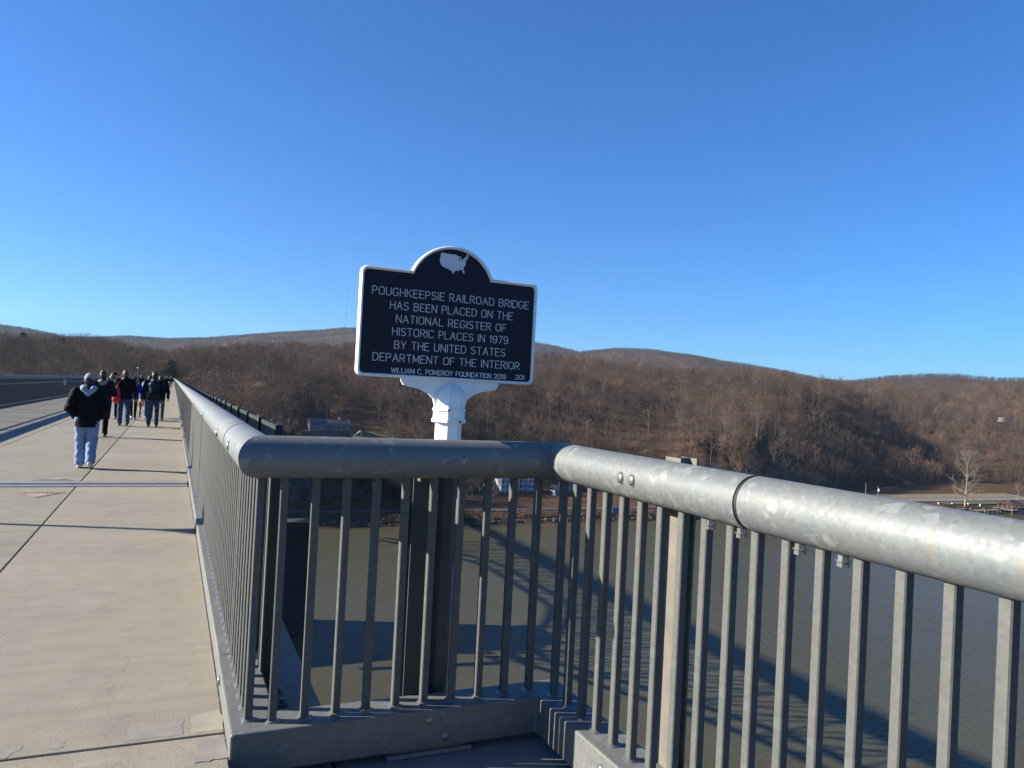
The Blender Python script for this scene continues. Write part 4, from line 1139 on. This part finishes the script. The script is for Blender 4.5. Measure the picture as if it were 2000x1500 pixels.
def person(label, loc, h, top, legs, shoe, hair='short', hairmat='h_brown', stride=.22, arm='down', bulk=1.0, wide=1.0, turn=0.0, rz=0.0, res=.016, head='hair', phase=1, coat=.86, capmat='c_cap', lean=0.0, group=None):
    """walking figure facing +y, feet on loc; body is one continuous surface, clothes are children"""
    e = empty('person', loc, label, 'person', group, rz); s = h/1.75; e.scale = (s, s, s)
    ph = phase
    def leg(side):
        f = side*ph                                  # +1: forward leg
        hip = np.array([.092*side, 0, .93])
        ank = np.array([.095*side, stride*f if f > 0 else -stride*1.15, .085 if f > 0 else .15])
        knee = (hip+ank)/2 + np.array([.005*side, .06 if f > 0 else .085, .02]); return hip, knee, ank
    def armj(side):
        sh = np.array([.195*bulk**.5*side, -.01+lean, 1.42])
        if arm == 'pocket': el, wr = np.array([.285*side*bulk**.4, -.08, 1.13]), np.array([.20*side*bulk**.5, .07, .955])
        elif arm == 'front': el, wr = np.array([.29*side, -.02, 1.14]), np.array([.15*side, .24, 1.12])
        else: el, wr = np.array([.265*side*bulk**.5, -.03-.05*side*ph, 1.14]), np.array([.275*side*bulk**.5, .06-.16*side*ph, .90])
        return sh, el, wr
    hc_ = np.array([0, .035+lean, 1.635])
    ct, st_ = math.cos(turn), math.sin(turn)
    def ht(x, y, z): return hc_ + np.array([x*ct+y*st_, -x*st_+y*ct, z])       # head-local, y = face direction
    # --- body
    B = [s_ell(hc_, (.077,.094,.115)), s_cap(ht(0,.03,-.075), ht(0,.055,-.085), .05, .035), s_cap((0,-.005+lean,1.45), (0,.02+lean,1.57), .058, .054),
         s_cap(ht(0,.09,.005), ht(0,.108,-.028), .011, .016), s_ell(ht(.078,-.005,-.01), (.014,.022,.032)), s_ell(ht(-.078,-.005,-.01), (.014,.022,.032)),
         s_cap((0,0,1.0), (0,lean,1.38), .14, .165, .62), s_cap((-.16,lean,1.40), (.16,lean,1.40), .06, .06)]
    hands = []
    for side in (-1, 1):
        hip, kn, an = leg(side); sh, el, wr = armj(side)
        B += [s_cap(hip, kn, .085, .055), s_cap(kn, an, .052, .036), s_cap(an, an+np.array([0,.13,-.055]), .038, .028), s_cap(sh, el, .052, .042), s_cap(el, wr, .040, .027)]
        dv = (wr-el)/np.linalg.norm(wr-el); pal = wr + dv*.075; sv = np.array([0, 1.0, 0]) - dv*dv[1]; sv /= np.linalg.norm(sv)
        B.append(s_cap(wr, pal, .026, .034, 1.0))
        for q, (off, ln) in enumerate([(-.028,.062),(-.009,.078),(.010,.082),(.028,.070)]):
            b0 = pal + sv*off; m0 = b0 + dv*ln*.55; t0 = m0 + (dv*.75 - np.array([side*.65,0,0]))*ln*.5
            B += [s_cap(b0, m0, .0095, .009), s_cap(m0, t0, .009, .0075)]
        B.append(s_cap(wr+dv*.03+sv*.02, wr+dv*.075+sv*.06, .011, .009))
    lo, hi = (-.48,-.50,-.01), (.48,.50,1.80)
    sdf_obj('body', s_union(B, .016), lo, hi, res, M['skin'], e)
    for sx_ in (-1, 1):
        mb = MB(); c = ht(.032*sx_, .086, .012); mb.dome(c, ht(.032*sx_, .2, .012)-c, .011, .008, 8); mb.obj('eye', M['eye'], e)
    mb = MB(); mb.beam(ht(-.022,.093,-.055), ht(.022,.093,-.055), .012, .008); mb.obj('mouth', plain('lips', (.30,.12,.10), .5) if 'lips' not in bpy.data.materials else bpy.data.materials['lips'], e)
    # --- trousers
    T = [s_cap((-.06,0,.96), (.06,0,.96), .125*bulk**.3, .125*bulk**.3, .85)]
    for side in (-1, 1):
        hip, kn, an = leg(side); T += [s_cap(hip, kn, .098*wide, .078*wide), s_cap(kn, an+np.array([0,0,.0]), .076*wide, .066*wide**1.4)]
    tf = s_folds(s_union(T, .02), .0035*wide**2, 13, 3)
    sdf_obj('trousers', s_cut(tf, s_plane((0,0,1), .058)), lo, hi, res, M[legs], e)
    # --- shoes
    for side in (-1, 1):
        hip, kn, an = leg(side); f = side*ph; tip = np.array([0,.19,-.045]) if f > 0 else np.array([0,.14,-.12])
        heel = an + np.array([0,-.045,-.045 if f > 0 else -.04]); toe = an + tip
        F_ = s_union([s_cap(heel, toe, .046, .036), s_cap(an, heel+np.array([0,.03,.02]), .05, .045)], .02)
        sdf_obj('shoe', s_cut(F_, lambda P: P[...,2]-.003), (an[0]-.1, an[1]-.2, -.01), (an[0]+.1, an[1]+.28, an[2]+.09), .012, M[shoe], e)
    # --- jacket
    J = [s_cap((0,-.005,coat+.07), (0,lean*.6,1.20), .178*bulk, .185*bulk, .72), s_cap((0,lean*.6,1.20), (0,lean,1.36), .187*bulk, .15*bulk, .70),
         s_cap((-.165*bulk**.5,lean,1.405), (.165*bulk**.5,lean,1.405), .078, .078), s_cap((0,lean,1.44), (0,.012+lean,1.515), .085, .072)]
    for side in (-1, 1):
        sh, el, wr = armj(side); J += [s_cap(sh, el, .082*bulk**.6, .070*bulk**.6), s_cap(el, wr, .068*bulk**.6, .050*bulk**.4)]
    jf = s_folds(s_union(J, .028), .0045*bulk, 12, 5)
    sdf_obj('jacket', s_cut(jf, s_plane((0,0,1), coat)), lo, hi, res, M[top], e)
    # --- hair and hats
    full = s_ell(hc_ + np.array([0,-.004,.008]), (.088,.105,.124)); fn = ht(0,1,0)-hc_
    face = lambda P: -np.minimum((P-hc_) @ fn - .045, .055 - (P[...,2]-hc_[2]))
    low = s_plane((0,0,-1), -(hc_[2]-.075))
    hr = s_cut(s_cut(full, lambda P: -np.minimum(-face(P)*-1, 1)*0 + face(P)), low) if False else s_cut(full, face)
    hr = s_cut(hr, lambda P: -(P[...,2]-(hc_[2]-.085)) * -1) if False else (lambda g: (lambda P: np.maximum(g(P), (hc_[2]-.085)-P[...,2])))(hr)
    hl, hh = hc_-.16, hc_+.17
    if head in ('hair', 'bun', 'pony', 'capped_pony'):
        parts = [hr]
        if head == 'bun': parts.append(s_ell(ht(0,-.085,.085), (.058,.05,.05)))
        if head in ('pony', 'capped_pony'): parts += [s_cap(ht(0,-.085,.03), ht(.01,-.13,-.08), .04, .05), s_cap(ht(.01,-.13,-.08), ht(.015,-.11,-.24), .05, .022)]; hl = hc_ - .30
        sdf_obj('hair', s_folds(s_union(parts, .02), .004, 70, 2), hl, hh, .011, M[hairmat], e)
    elif head in ('cap', 'beanie', 'fur'):
        sdf_obj('hair', hr, hl, hh, .011, M[hairmat], e)
    if head in ('cap', 'capped_pony'):
        crown = s_ell(hc_ + np.array([0,-.004,.022]), (.094,.112,.118))
        cf_ = (lambda P: np.maximum(crown(P), (hc_[2]+.018)-P[...,2]))
        brim = s_ell(ht(0,.125,.03), (.075,.075,.012))
        notch = s_ell(ht(0,-.115,.02), (.04,.04,.032))
        sdf_obj('cap', s_cut(s_union([cf_, brim], .01), notch), hc_-.23, hc_+.23, .010, M[capmat], e)
    if head == 'beanie':
        crown = s_ell(hc_ + np.array([0,-.002,.02]), (.096,.112,.122)); ring = s_union([s_ell(hc_ + np.array([0,0,.03]), (.101,.118,.03))])
        sdf_obj('hat', s_union([(lambda P: np.maximum(crown(P), (hc_[2]+.0)-P[...,2])), ring, s_ell(hc_+np.array([0,0,.145]), (.03,.03,.028))], .01), hc_-.16, hc_+.20, .010, M[capmat], e)
    return e, s, lean

def hood(e, mat, res=.012):
    H = s_union([s_cap((-.085,.0,1.485), (.085,.0,1.485), .065, .065), s_cap((-.075,-.07,1.47), (0,-.135,1.375), .06, .028), s_cap((.075,-.07,1.47), (0,-.135,1.375), .06, .028), s_cap((-.085,.03,1.50), (-.05,.09,1.45), .04, .03), s_cap((.085,.03,1.50), (.05,.09,1.45), .04, .03)], .03)
    return sdf_obj('hood', s_folds(H, .004, 30, 8), (-.25,-.26,1.28), (.25,.22,1.62), res, mat, e)

p, s, _ = person('person in grey cap black jacket and pale blue jeans walking away alone in front', (-1.28, 14.64, 0), 1.585, 'c_black', 'c_jean_l', 'c_white', hairmat='h_dark', head='cap', arm='pocket', bulk=1.14, wide=1.20, stride=.10, res=.013, coat=.77, phase=-1, capmat='c_cap')
hood(p, M['c_hood'])
p, s, _ = person('person with dark hair bun and long navy coat half hidden by the capped walker', (-1.62, 22.0, 0), 1.68, 'c_navy', 'c_black', 'c_dkshoe', hairmat='h_brown', head='bun', arm='front', coat=.62, stride=.16)
p, s, _ = person('person with blond ponytail and grey blue jacket looking right', (-1.93, 31.0, 0), 1.68, 'c_denimjk', 'c_black', 'c_dkshoe', hairmat='h_blond', head='capped_pony', turn=.9, capmat='c_black', stride=.24, wide=.85)
p, s, _ = person('bareheaded person in black jacket and jeans with a red bag at the side', (-1.36, 26.9, 0), 1.745, 'c_black', 'c_jean', 'c_dkshoe', hairmat='h_grey', rz=.10, bulk=1.16, wide=1.08, stride=.19, coat=.84, phase=-1)
p, s, _ = person('person in striped knit hat royal blue jacket and black leggings', (-1.25, 30.8, 0), 1.52, 'c_blue', 'c_black', 'c_white', hairmat='h_brown', head='beanie', rz=.18, wide=.80, stride=.22, capmat='c_black')
for k, z in enumerate((1.66, 1.70)):       # white stripes of the knit hat
    q = MB(); n = 20; rr = (.104, .098)[k]
    q.tube([(rr*math.cos(6.2832*i/n), .035+rr*1.14*math.sin(6.2832*i/n), z+.01*math.sin(6.2832*i/n)) for i in range(n+1)], .010, 6); q.obj('hat_stripe', M['c_white'], p)
p, s, _ = person('person in cream fleece hood mostly hidden behind the backpack wearer', (-.78, 31.5, 0), 1.62, 'c_cream', 'c_denimjk', 'c_white', hairmat='h_brown', head='bun', stride=.18, coat=1.0)
p, s, _ = person('person in dark jacket and blue jeans wearing a navy backpack', (-.53, 26.8, 0), 1.735, 'c_navy', 'c_jean', 'c_dkshoe', hairmat='h_dark', rz=-.06, bulk=1.10, wide=1.0, stride=.17, phase=1)
p, s, _ = person('person in black coat just right of the backpack wearer', (-.40, 31.0, 0), 1.63, 'c_black', 'c_grey', 'c_dkshoe', hairmat='h_brown', head='bun', bulk=1.12, stride=.18)
# bags: things of their own
e = empty('shoulder_bag', (-1.36-.22, 26.9-.22, .80), 'red drawstring bag hanging at the side of the bareheaded walker', 'bag')
sdf_obj('bag_body', s_folds(s_union([s_ell((0,0,.20), (.115,.10,.26)), s_ell((0,0,.06), (.12,.11,.13))], .04), .006, 24, 4), (-.18,-.18,-.12), (.18,.18,.52), .014, M['c_red'], e)
mb = MB(); mb.tube([(0,0,.44),(.06,.06,.58),(.12,.14,.66)], .008, 6); mb.obj('strap', M['c_red'], e)
mb = MB(); mb.dome((-.075,-.06,.16), (-.7,-.7,.1), .045, .02, 10); mb.obj('patch', M['c_white'], e)
e = empty('backpack', (-.53, 26.8-.20, .95), 'dark navy backpack on the person in blue jeans', 'backpack')
M['c_pack'] = cloth('navy_nylon', (.008, .018, .045), .5)
sdf_obj('pack_body', s_union([s_cap((-.07,0,.08), (.07,0,.08), .11, .11, .8), s_cap((-.06,0,.38), (.06,0,.38), .10, .10, .8), s_cap((0,0,.1), (0,0,.38), .15, .14, .7)], .04), (-.26,-.2,-.1), (.26,.2,.58), .016, M['c_pack'], e)
sdf_obj('front_pocket', s_cap((-.05,-.10,.12), (.05,-.10,.12), .075, .075, .6), (-.2,-.22,-.02), (.2,.02,.28), .014, M['c_navy'], e)
mb = MB(); mb.tube([(-.165,0,.0),(-.165,0,.16)], .035, 10); mb.obj('water_bottle', plain('teal_bottle', (.06,.16,.20), .3), e)
for sx_ in (-1, 1):
    mb = MB(); mb.tube([(.09*sx_,.02,.44),(.11*sx_,.14,.52),(.12*sx_,.30,.42),(.14*sx_,.22,.2),(.14*sx_,.06,.08)], .018, 6); mb.obj('shoulder_strap', M['c_black'], e)

# distant walkers, alike and tiny
far_people = [(-3.15, 92, 1.72, 'c_navy', 'c_black', 'h_dark'), (-4.05, 100, 1.7, 'c_black', 'c_grey', 'h_brown'), (-.84, 103, 1.74, 'c_black', 'c_black', 'h_dark'), (-1.34, 110, 1.66, 'c_white', 'c_jean', 'h_brown'), (-.4, 94, 1.05, 'c_cream', 'c_grey', 'h_blond'),
              (-.75, 122, 1.75, 'c_black', 'c_navy', 'h_dark'), (-1.8, 135, 1.7, 'c_navy', 'c_jean', 'h_grey'), (-.2, 128, 1.76, 'c_black', 'c_grey', 'h_dark'), (-1.1, 150, 1.72, 'c_denimjk', 'c_black', 'h_brown'), (-2.6, 165, 1.72, 'c_grey', 'c_navy', 'h_dark'),
              (-.5, 172, 1.7, 'c_white', 'c_black', 'h_blond'), (-3.4, 190, 1.74, 'c_black', 'c_jean', 'h_dark'), (-1.6, 205, 1.7, 'c_navy', 'c_black', 'h_brown'), (-2.4, 230, 1.7, 'c_black', 'c_grey', 'h_dark')]
far_lab = {0: 'distant walker in navy near the left railing', 1: 'distant walker in black behind the one in navy by the left railing', 3: 'distant walker in a white top near the end of the walkway', 4: 'small child in pale coat by the right railing far ahead'}
for k, (x, y, h, tp, lg, hm) in enumerate(far_people):
    person(far_lab.get(k, 'tiny distant walker in the crowd toward the end of the walkway'), (x, y, 0), h, tp, lg, 'c_dkshoe', hairmat=hm, res=.05 if k > 1 else .035, stride=.2, phase=(-1)**k, group=None if k in far_lab else 'distant walkers in the crowd')

# dog
dg = empty('dog', (-1.02, 32.9, 0), 'tall tan brown dog walking between the people', 'dog')
M['fur'] = plain('tan_fur', (.33, .145, .060), .7, 0, .3, 14)
DD = [s_cap((0,-.26,.60), (0,.10,.58), .115, .15), s_cap((0,.10,.58), (0,.26,.60), .15, .135), s_cap((0,.28,.66), (0,.40,.80), .085, .062), s_ell((0,.45,.83), (.062,.085,.06)), s_cap((0,.48,.81), (0,.58,.785), .042, .032),
      s_cap((-.05,.41,.88), (-.075,.40,.80), .022, .012), s_cap((.05,.41,.88), (.075,.40,.80), .022, .012), s_cap((0,-.36,.64), (0,-.48,.50), .026, .014)]
for sd in (-1, 1):
    DD += [s_cap((.075*sd,-.27,.58), (.085*sd,-.17+.05*sd,.40), .085, .052), s_cap((.085*sd,-.17+.05*sd,.40), (.085*sd,-.31+.06*sd,.24), .045, .030), s_cap((.085*sd,-.31+.06*sd,.24), (.085*sd,-.29+.06*sd,.05), .028, .024), s_cap((.085*sd,-.29+.06*sd,.03), (.085*sd,-.22+.06*sd,.025), .03, .024),
           s_cap((.085*sd,.22,.55), (.09*sd,.20-.05*sd,.32), .062, .040), s_cap((.09*sd,.20-.05*sd,.32), (.09*sd,.22-.06*sd,.05), .034, .026), s_cap((.09*sd,.22-.06*sd,.03), (.09*sd,.28-.06*sd,.025), .03, .024)]
sdf_obj('body', s_union(DD, .035), (-.25,-.6,-.01), (.25,.65,.95), .016, M['fur'], dg)
mb = MB(); mb.dome((0,.61,.795), (0,1,.2), .016, .01, 8); mb.obj('nose', M['eye'], dg)
for sd in (-1, 1):
    mb = MB(); mb.dome((.03*sd,.515,.855), (.3*sd,1,.3), .009, .006, 8); mb.obj('eye', M['eye'], dg)
mb = MB(); mb.tube([(.082*math.cos(6.2832*i/14), .345+.05*math.sin(6.2832*i/14), .735-.05*math.sin(6.2832*i/14)) for i in range(15)], .012, 6); mb.obj('collar', M['c_black'], dg)

# ------------------------------------------------------------------ portal frame at the far end, utility pole, radio mast
e = empty('portal_frame', (-3, 525, 0), 'grey steel portal frame over the far end of the walkway', 'gate')
for x in (-3.6, 3.6):
    mb = MB(); mb.box(x-.2, x+.2, -.2, .2, -.08, 5.2); mb.obj('column', M['steel_dark'], e)
mb = MB(); mb.box(-3.4, 3.4, -.15, .15, 4.6, 5.1); mb.obj('beam', M['steel_dark'], e)
mb = MB()
for k in range(6): mb.beam((-3.4+k*1.13, 0, 3.6 + (k % 2)*1.0), (-3.4+(k+1)*1.13, 0, 3.6 + ((k+1) % 2)*1.0), .12)
mb.obj('lattice', M['steel_dark'], e)
x, y = polar(.45, 640); z = gz(x, y)
e = empty('utility_pole', (x, y, z), 'thin pale utility pole above the far right railing end', 'pole')
mb = MB(); mb.tube([(0,0,0),(0,0,20-z+2)], [.22,.14], 8); mb.obj('pole', M['palebark'], e)
mb = MB(); mb.beam((-1.4,0,20.5-z), (1.4,0,20.5-z), .15); mb.obj('crossarm', M['palebark'], e)
x, y = polar(11.4, 4150); z = gz(x, y)
e = empty('radio_mast', (x, y, z), 'hair thin tall radio mast on the distant hilltop', 'mast')
mb = MB()
H = 245.0
for k in range(3):
    a = R(120*k); mb.tube([(.9*math.cos(a), .9*math.sin(a), -3), (.9*math.cos(a), .9*math.sin(a), H)], .22, 4)
mb.obj('legs', M['galv_bar'], e)
mb = MB()
for j in range(40):
    for k in range(3):
        a, b = R(120*k), R(120*k+120); mb.beam((.9*math.cos(a), .9*math.sin(a), j*H/40), (.9*math.cos(b), .9*math.sin(b), (j+1)*H/40), .14)
mb.obj('bracing', M['galv_bar'], e)

# ------------------------------------------------------------------ houses and landing on the far shore
M['siding'] = plain('white_siding', (.72, .73, .74), .6, 0, .05, .5)
M['siding2'] = plain('blue_grey_siding', (.25, .29, .33), .6, 0, .08, .5)
M['roof_g'] = plain('grey_shingle', (.13, .13, .14), .85, 0, .15, .7)
M['roof_b'] = plain('brown_shingle', (.17, .085, .055), .85, 0, .15, .7)
M['solar'] = plain('blue_solar_panel', (.012, .02, .16), .25, 0, .1)
M['pane'] = plain('dark_window_glass', (.015, .02, .028), .12)
M['wood'] = plain('weathered_wood', (.26, .20, .14), .9, 0, .2, 1)
def window(parent, x0, x1, y, z0, z1):
    f = MB(); f.box(x0-.15, x1+.15, y-.10, y-.02, z0-.15, z1+.15); fo = f.obj('window', M['siding'], parent)
    g = MB(); g.box(x0, x1, y-.14, y-.105, z0, z1); g.obj('pane', M['pane'], fo)
    m = MB(); m.box((x0+x1)/2-.05, (x0+x1)/2+.05, y-.17, y-.145, z0, z1); m.obj('mullion', M['siding'], fo)
def gable(parent, x0, x1, y0, y1, z0, z1, mat, ov=.5, axis='x'):
    mb = MB()
    if axis == 'x':
        ym = (y0+y1)/2
        v = [(x0-ov,y0-ov,z0),(x1+ov,y0-ov,z0),(x1+ov,ym,z1),(x0-ov,ym,z1),(x0-ov,y1+ov,z0),(x1+ov,y1+ov,z0)]
        mb.add(v + [(a,b,c-.25) for a,b,c in v], [(0,1,2,3),(3,2,5,4),(0,3,9,6),(3,4,10,9),(1,7,8,2),(2,8,11,5),(0,6,7,1),(4,5,11,10),(6,9,8,7),(9,10,11,8)])
    else:
        xm = (x0+x1)/2
        v = [(x0-ov,y0-ov,z0),(x0-ov,y1+ov,z0),(xm,y1+ov,z1),(xm,y0-ov,z1),(x1+ov,y0-ov,z0),(x1+ov,y1+ov,z0)]
        mb.add(v + [(a,b,c-.25) for a,b,c in v], [(0,1,2,3),(3,2,5,4),(0,3,9,6),(3,4,10,9),(1,7,8,2),(2,8,11,5),(0,6,7,1),(4,5,11,10),(6,9,8,7),(9,10,11,8)])
    return mb.obj('roof', mat, parent, fixn=True)
# white house
e = empty('white_house', (199.5, 432, -60.4), 'large white three storey house with rows of windows behind the shore', 'house')
mb = MB(); mb.box(-12.2, -4.5, 0, 11, -1.5, 12.2); mb.obj('wall', M['siding'], e)
mb = MB(); mb.box(-4.5, 11.5, 1.5, 12, -1.5, 10.2); mb.obj('wall', M['siding'], e)
mb = MB(); mb.box(6.3, 11.0, .1, 1.45, -1.5, 12.5); mb.obj('bay', M['siding'], e)
gable(e, -12.2, -4.5, 0, 11, 12.2, 15.5, M['roof_g'], .5, 'y'); gable(e, -4.5, 11.5, 1.5, 12, 10.2, 14.5, M['roof_g'])
for z in (1.0, 4.3, 7.6):
    for x in (-11.2, -8.6, -6.3): window(e, x, x+1.1, 0, z, z+1.9)
    for x in (6.9, 9.0): window(e, x, x+1.1, .1, z, z+1.9)
    for x in (-3.2, -1.0, 1.2, 3.4): window(e, x, x+1.2, 1.5, z, z+2.0)
for z in (3.4, 6.7):
    mb = MB(); mb.box(-4.45, 6.25, -.6, 1.45, z-.15, z); mb.obj('porch_floor', M['siding'], e)
    mb = MB(); mb.box(-4.4, 6.2, -.55, -.45, z+.9, z+1.0)
    for k in range(22): mb.box(-4.4+k*.5, -4.34+k*.5, -.53, -.47, z, z+.9)
    mb.obj('porch_rail', M['siding'], e)
for x in (-4.3, -.8, 2.7, 6.1):
    mb = MB(); mb.box(x-.12, x+.12, -.62, -.38, -1.5, 9.8); mb.obj('porch_column', M['siding'], e)
# small neighbours
def cottage(x, y, w, d, h, rh, label, wall, roof, axis='x'):
    z = gz(x, y); e = empty('cottage', (x, y, z), label, 'house')
    mb = MB(); mb.box(-w/2, w/2, 0, d, -1.5, h); mb.obj('wall', wall, e); gable(e, -w/2, w/2, 0, d, h, h+rh, roof, .4, axis)
    for k in range(max(1, int(w/3))): window(e, -w/2+.9+k*3, -w/2+2.0+k*3, 0, 1.0, 2.4)
    mb = MB(); mb.box(w/2-1.7, w/2-.7, -.12, -.02, -.3, 2.1); mb.obj('door', M['siding2'], e)
cottage(222, 418, 9, 7, 3.2, 3.2, 'small grey roofed cottage right of the white house', M['siding2'], M['roof_g'])
cottage(238, 436, 9, 8, 5, 3.0, 'small red brown roofed house behind the railing bars', M['siding2'], M['roof_b'])
cottage(258, 440, 8, 7, 4, 2.5, 'small blue grey house at the right of the shore row', plain('blue_wall', (.16,.24,.36), .6), M['roof_g'])
x, y = polar(57.0, 1150)
cottage(x, y, 22, 9, 5, 3, 'low white building among trees on the right hill', M['siding'], M['roof_g'])
# lawn house with solar panels
HX, HY, HZ = 88.5, 470.0, -26.0
e = empty('hillside_house', (HX, HY, HZ), 'long low grey house with blue solar panels on the wooded bank', 'house')
mb = MB(); mb.box(-12, 12, 0, 9, -4, 4.6); mb.obj('wall', M['siding2'], e)
rf = gable(e, -12, 12, 0, 9, 4.6, 7.0, M['roof_g'], .8)
for k in range(5):
    mb = MB(); mb.add([(-11.5+k*1.9,-.6,4.85),(-9.8+k*1.9,-.6,4.85),(-9.8+k*1.9,3.2,6.6),(-11.5+k*1.9,3.2,6.6)], [(0,1,2,3)]); mb.obj('solar_panel', M['solar'], rf)
mb = MB(); mb.box(6.0, 7.2, 4.0, 5.0, 6.0, 8.1); mb.obj('chimney', M['siding'], rf)
for x in (-2, 1.2, 4.4, 7.6): window(e, x, x+2.2, 0, 1.2, 3.4)
mb = MB(); mb.box(-14.5, 12.5, -3.2, -.05, -.2, .05)
mb.obj('deck_floor', M['wood'], e)
mb = MB(); mb.box(-14.5, 12.5, -3.2, -3.1, 1.0, 1.12)
for k in range(27): mb.box(-14.5+k, -14.42+k, -3.2, -3.12, .05, 1.0)
mb.obj('deck_rail', M['wood'], e)
for x in (-14, -7, 0, 7, 12):
    mb = MB(); mb.box(x-.12, x+.12, -3.1, -2.8, -9, -.21); mb.obj('deck_post', M['wood'], e)
mb = MB(); V = []; F = []
for i in range(13):
    for j in range(7):
        xx, yy = 100 + 2.4*i, 446 + 5*j; V.append((xx, yy, max(gz(xx, yy)+.4, HZ-3.0+.07*(yy-446) - .10*(xx-100))))
for i in range(12):
    for j in range(6): F.append((i*7+j, (i+1)*7+j, (i+1)*7+j+1, i*7+j+1))
mb.add(V, F, 0, True); tag(mb.obj('lawn', M['lawn'], fixn=True), 'pale sunlit lawn beside the hillside house', kind='structure')
e = empty('playground_slide', (104.5, 462, HZ-1.9), 'white playground slide on the lawn beside the hillside house', 'slide')
mb = MB()
for a, b in zip([(-2.4,0,.3),(-1.2,0,1.1),(0,0,2.2),(.8,0,2.9)], [(-1.2,0,1.1),(0,0,2.2),(.8,0,2.9),(1.6,0,2.9)]): mb.beam(a, b, 1.0, .12)
mb.obj('chute', M['white'], e)
mb = MB(); mb.beam((1.6,-.4,-.3),(1.6,-.4,2.9),.1); mb.beam((1.6,.4,-.3),(1.6,.4,2.9),.1)
for k in range(6): mb.beam((1.6,-.4,.3+k*.45),(1.6,.4,.3+k*.45),.07)
mb.obj('ladder', M['white'], e)
# pavilion, dock, shore sign, utility poles
e = empty('pavilion', (548, 352, -61.0), 'open shore pavilion with a brown hipped roof', 'pavilion')
mb = MB(); mb.add([(-9,-6,3.2),(9,-6,3.2),(9,6,3.2),(-9,6,3.2),(-3,0,6.2),(3,0,6.2)], [(0,1,5,4),(1,2,5),(2,3,4,5),(3,0,4),(0,3,2,1)]); mb.obj('roof', M['roof_b'], e)
for x in (-8, -2.7, 2.7, 8):
    for y_ in (-5, 5):
        mb = MB(); mb.box(x-.2, x+.2, y_-.2, y_+.2, -4, 3.2); mb.obj('post', M['wood'], e)
mb = MB(); mb.box(-10, 10, -7, 7, -.5, -.05); mb.obj('floor', M['gravel'], e)
e = empty('boat_dock', (520, 352, -62), 'pale wooden dock beside the pavilion', 'dock')
for k in range(10):
    mb = MB(); mb.box(-14+k*2.5, -11.7+k*2.5, -3, 1, .3, .5); mb.obj('plank', M['wood'], e)
for k in range(6):
    mb = MB(); mb.box(-13+k*4.5, -12.6+k*4.5, -2.9, -2.5, -4, .29); mb.obj('pile', M['wood'], e)
e = empty('shore_sign', (226, 361.5, -62), 'blue rectangular sign panel standing at the far waterline', 'sign')
mb = MB(); mb.box(-2.1, 2.1, -.1, .1, 1.0, 4.6); mb.obj('panel', plain('blue_sign', (.13, .22, .38), .6), e)
for x in (-1.5, 1.5):
    mb = MB(); mb.box(x-.12, x+.12, .1, .3, -1, 4.4); mb.obj('post', M['wood'], e)
for x, y, lab, tr in [(450, 392, 'bare utility pole on the far shore left of the transformer pole', 0), (458, 388.6, 'utility pole with a white transformer on the far shore', 1)]:
    e = empty('utility_pole', (x, y, -60.2), lab, 'pole')
    mb = MB(); mb.tube([(0,0,0),(0,0,12 if not tr else 10.5)], [.2,.14], 8); mb.obj('pole', M['palebark'], e)
    mb = MB(); mb.beam((-1.3,0,11.4 if not tr else 10.2), (1.3,0,11.4 if not tr else 10.2), .16); mb.obj('crossarm', M['palebark'], e)
    if tr:
        mb = MB(); mb.tube([(.2,-.55,6.9),(.2,-.55,8.6)], .55, 12); mb.obj('transformer', M['white'], e)
for k, (x, y) in enumerate([(478, 372), (497, 371), (507, 368), (521, 366), (528, 362)]):
    e = empty('shore_bollard', (x, y, -60.6), 'small white bollard along the sunlit shore lot', 'bollard', 'white bollards along the shore lot')
    mb = MB(); mb.tube([(0,0,0),(0,0,1.4),(0,0,1.6)], [.35,.32,.2], 8); mb.obj('shaft', M['white'], e)

# ------------------------------------------------------------------ air
HZM = bpy.data.materials.new('haze_air'); HZM.use_nodes = True
ht_ = HZM.node_tree; ht_.nodes.clear()
pv = ht_.nodes.new('ShaderNodeVolumePrincipled'); pv.inputs['Color'].default_value = (.66, .80, 1.0, 1); pv.inputs['Density'].default_value = 3.2e-5; pv.inputs['Anisotropy'].default_value = .2
ho = ht_.nodes.new('ShaderNodeOutputMaterial'); ht_.links.new(pv.outputs[0], ho.inputs['Volume'])
mb = MB(); mb.box(-9500, 9500, -9500, 9500, -75, 640)
tag(mb.obj('haze', HZM), 'thin bluish air haze over the river valley', kind='stuff')
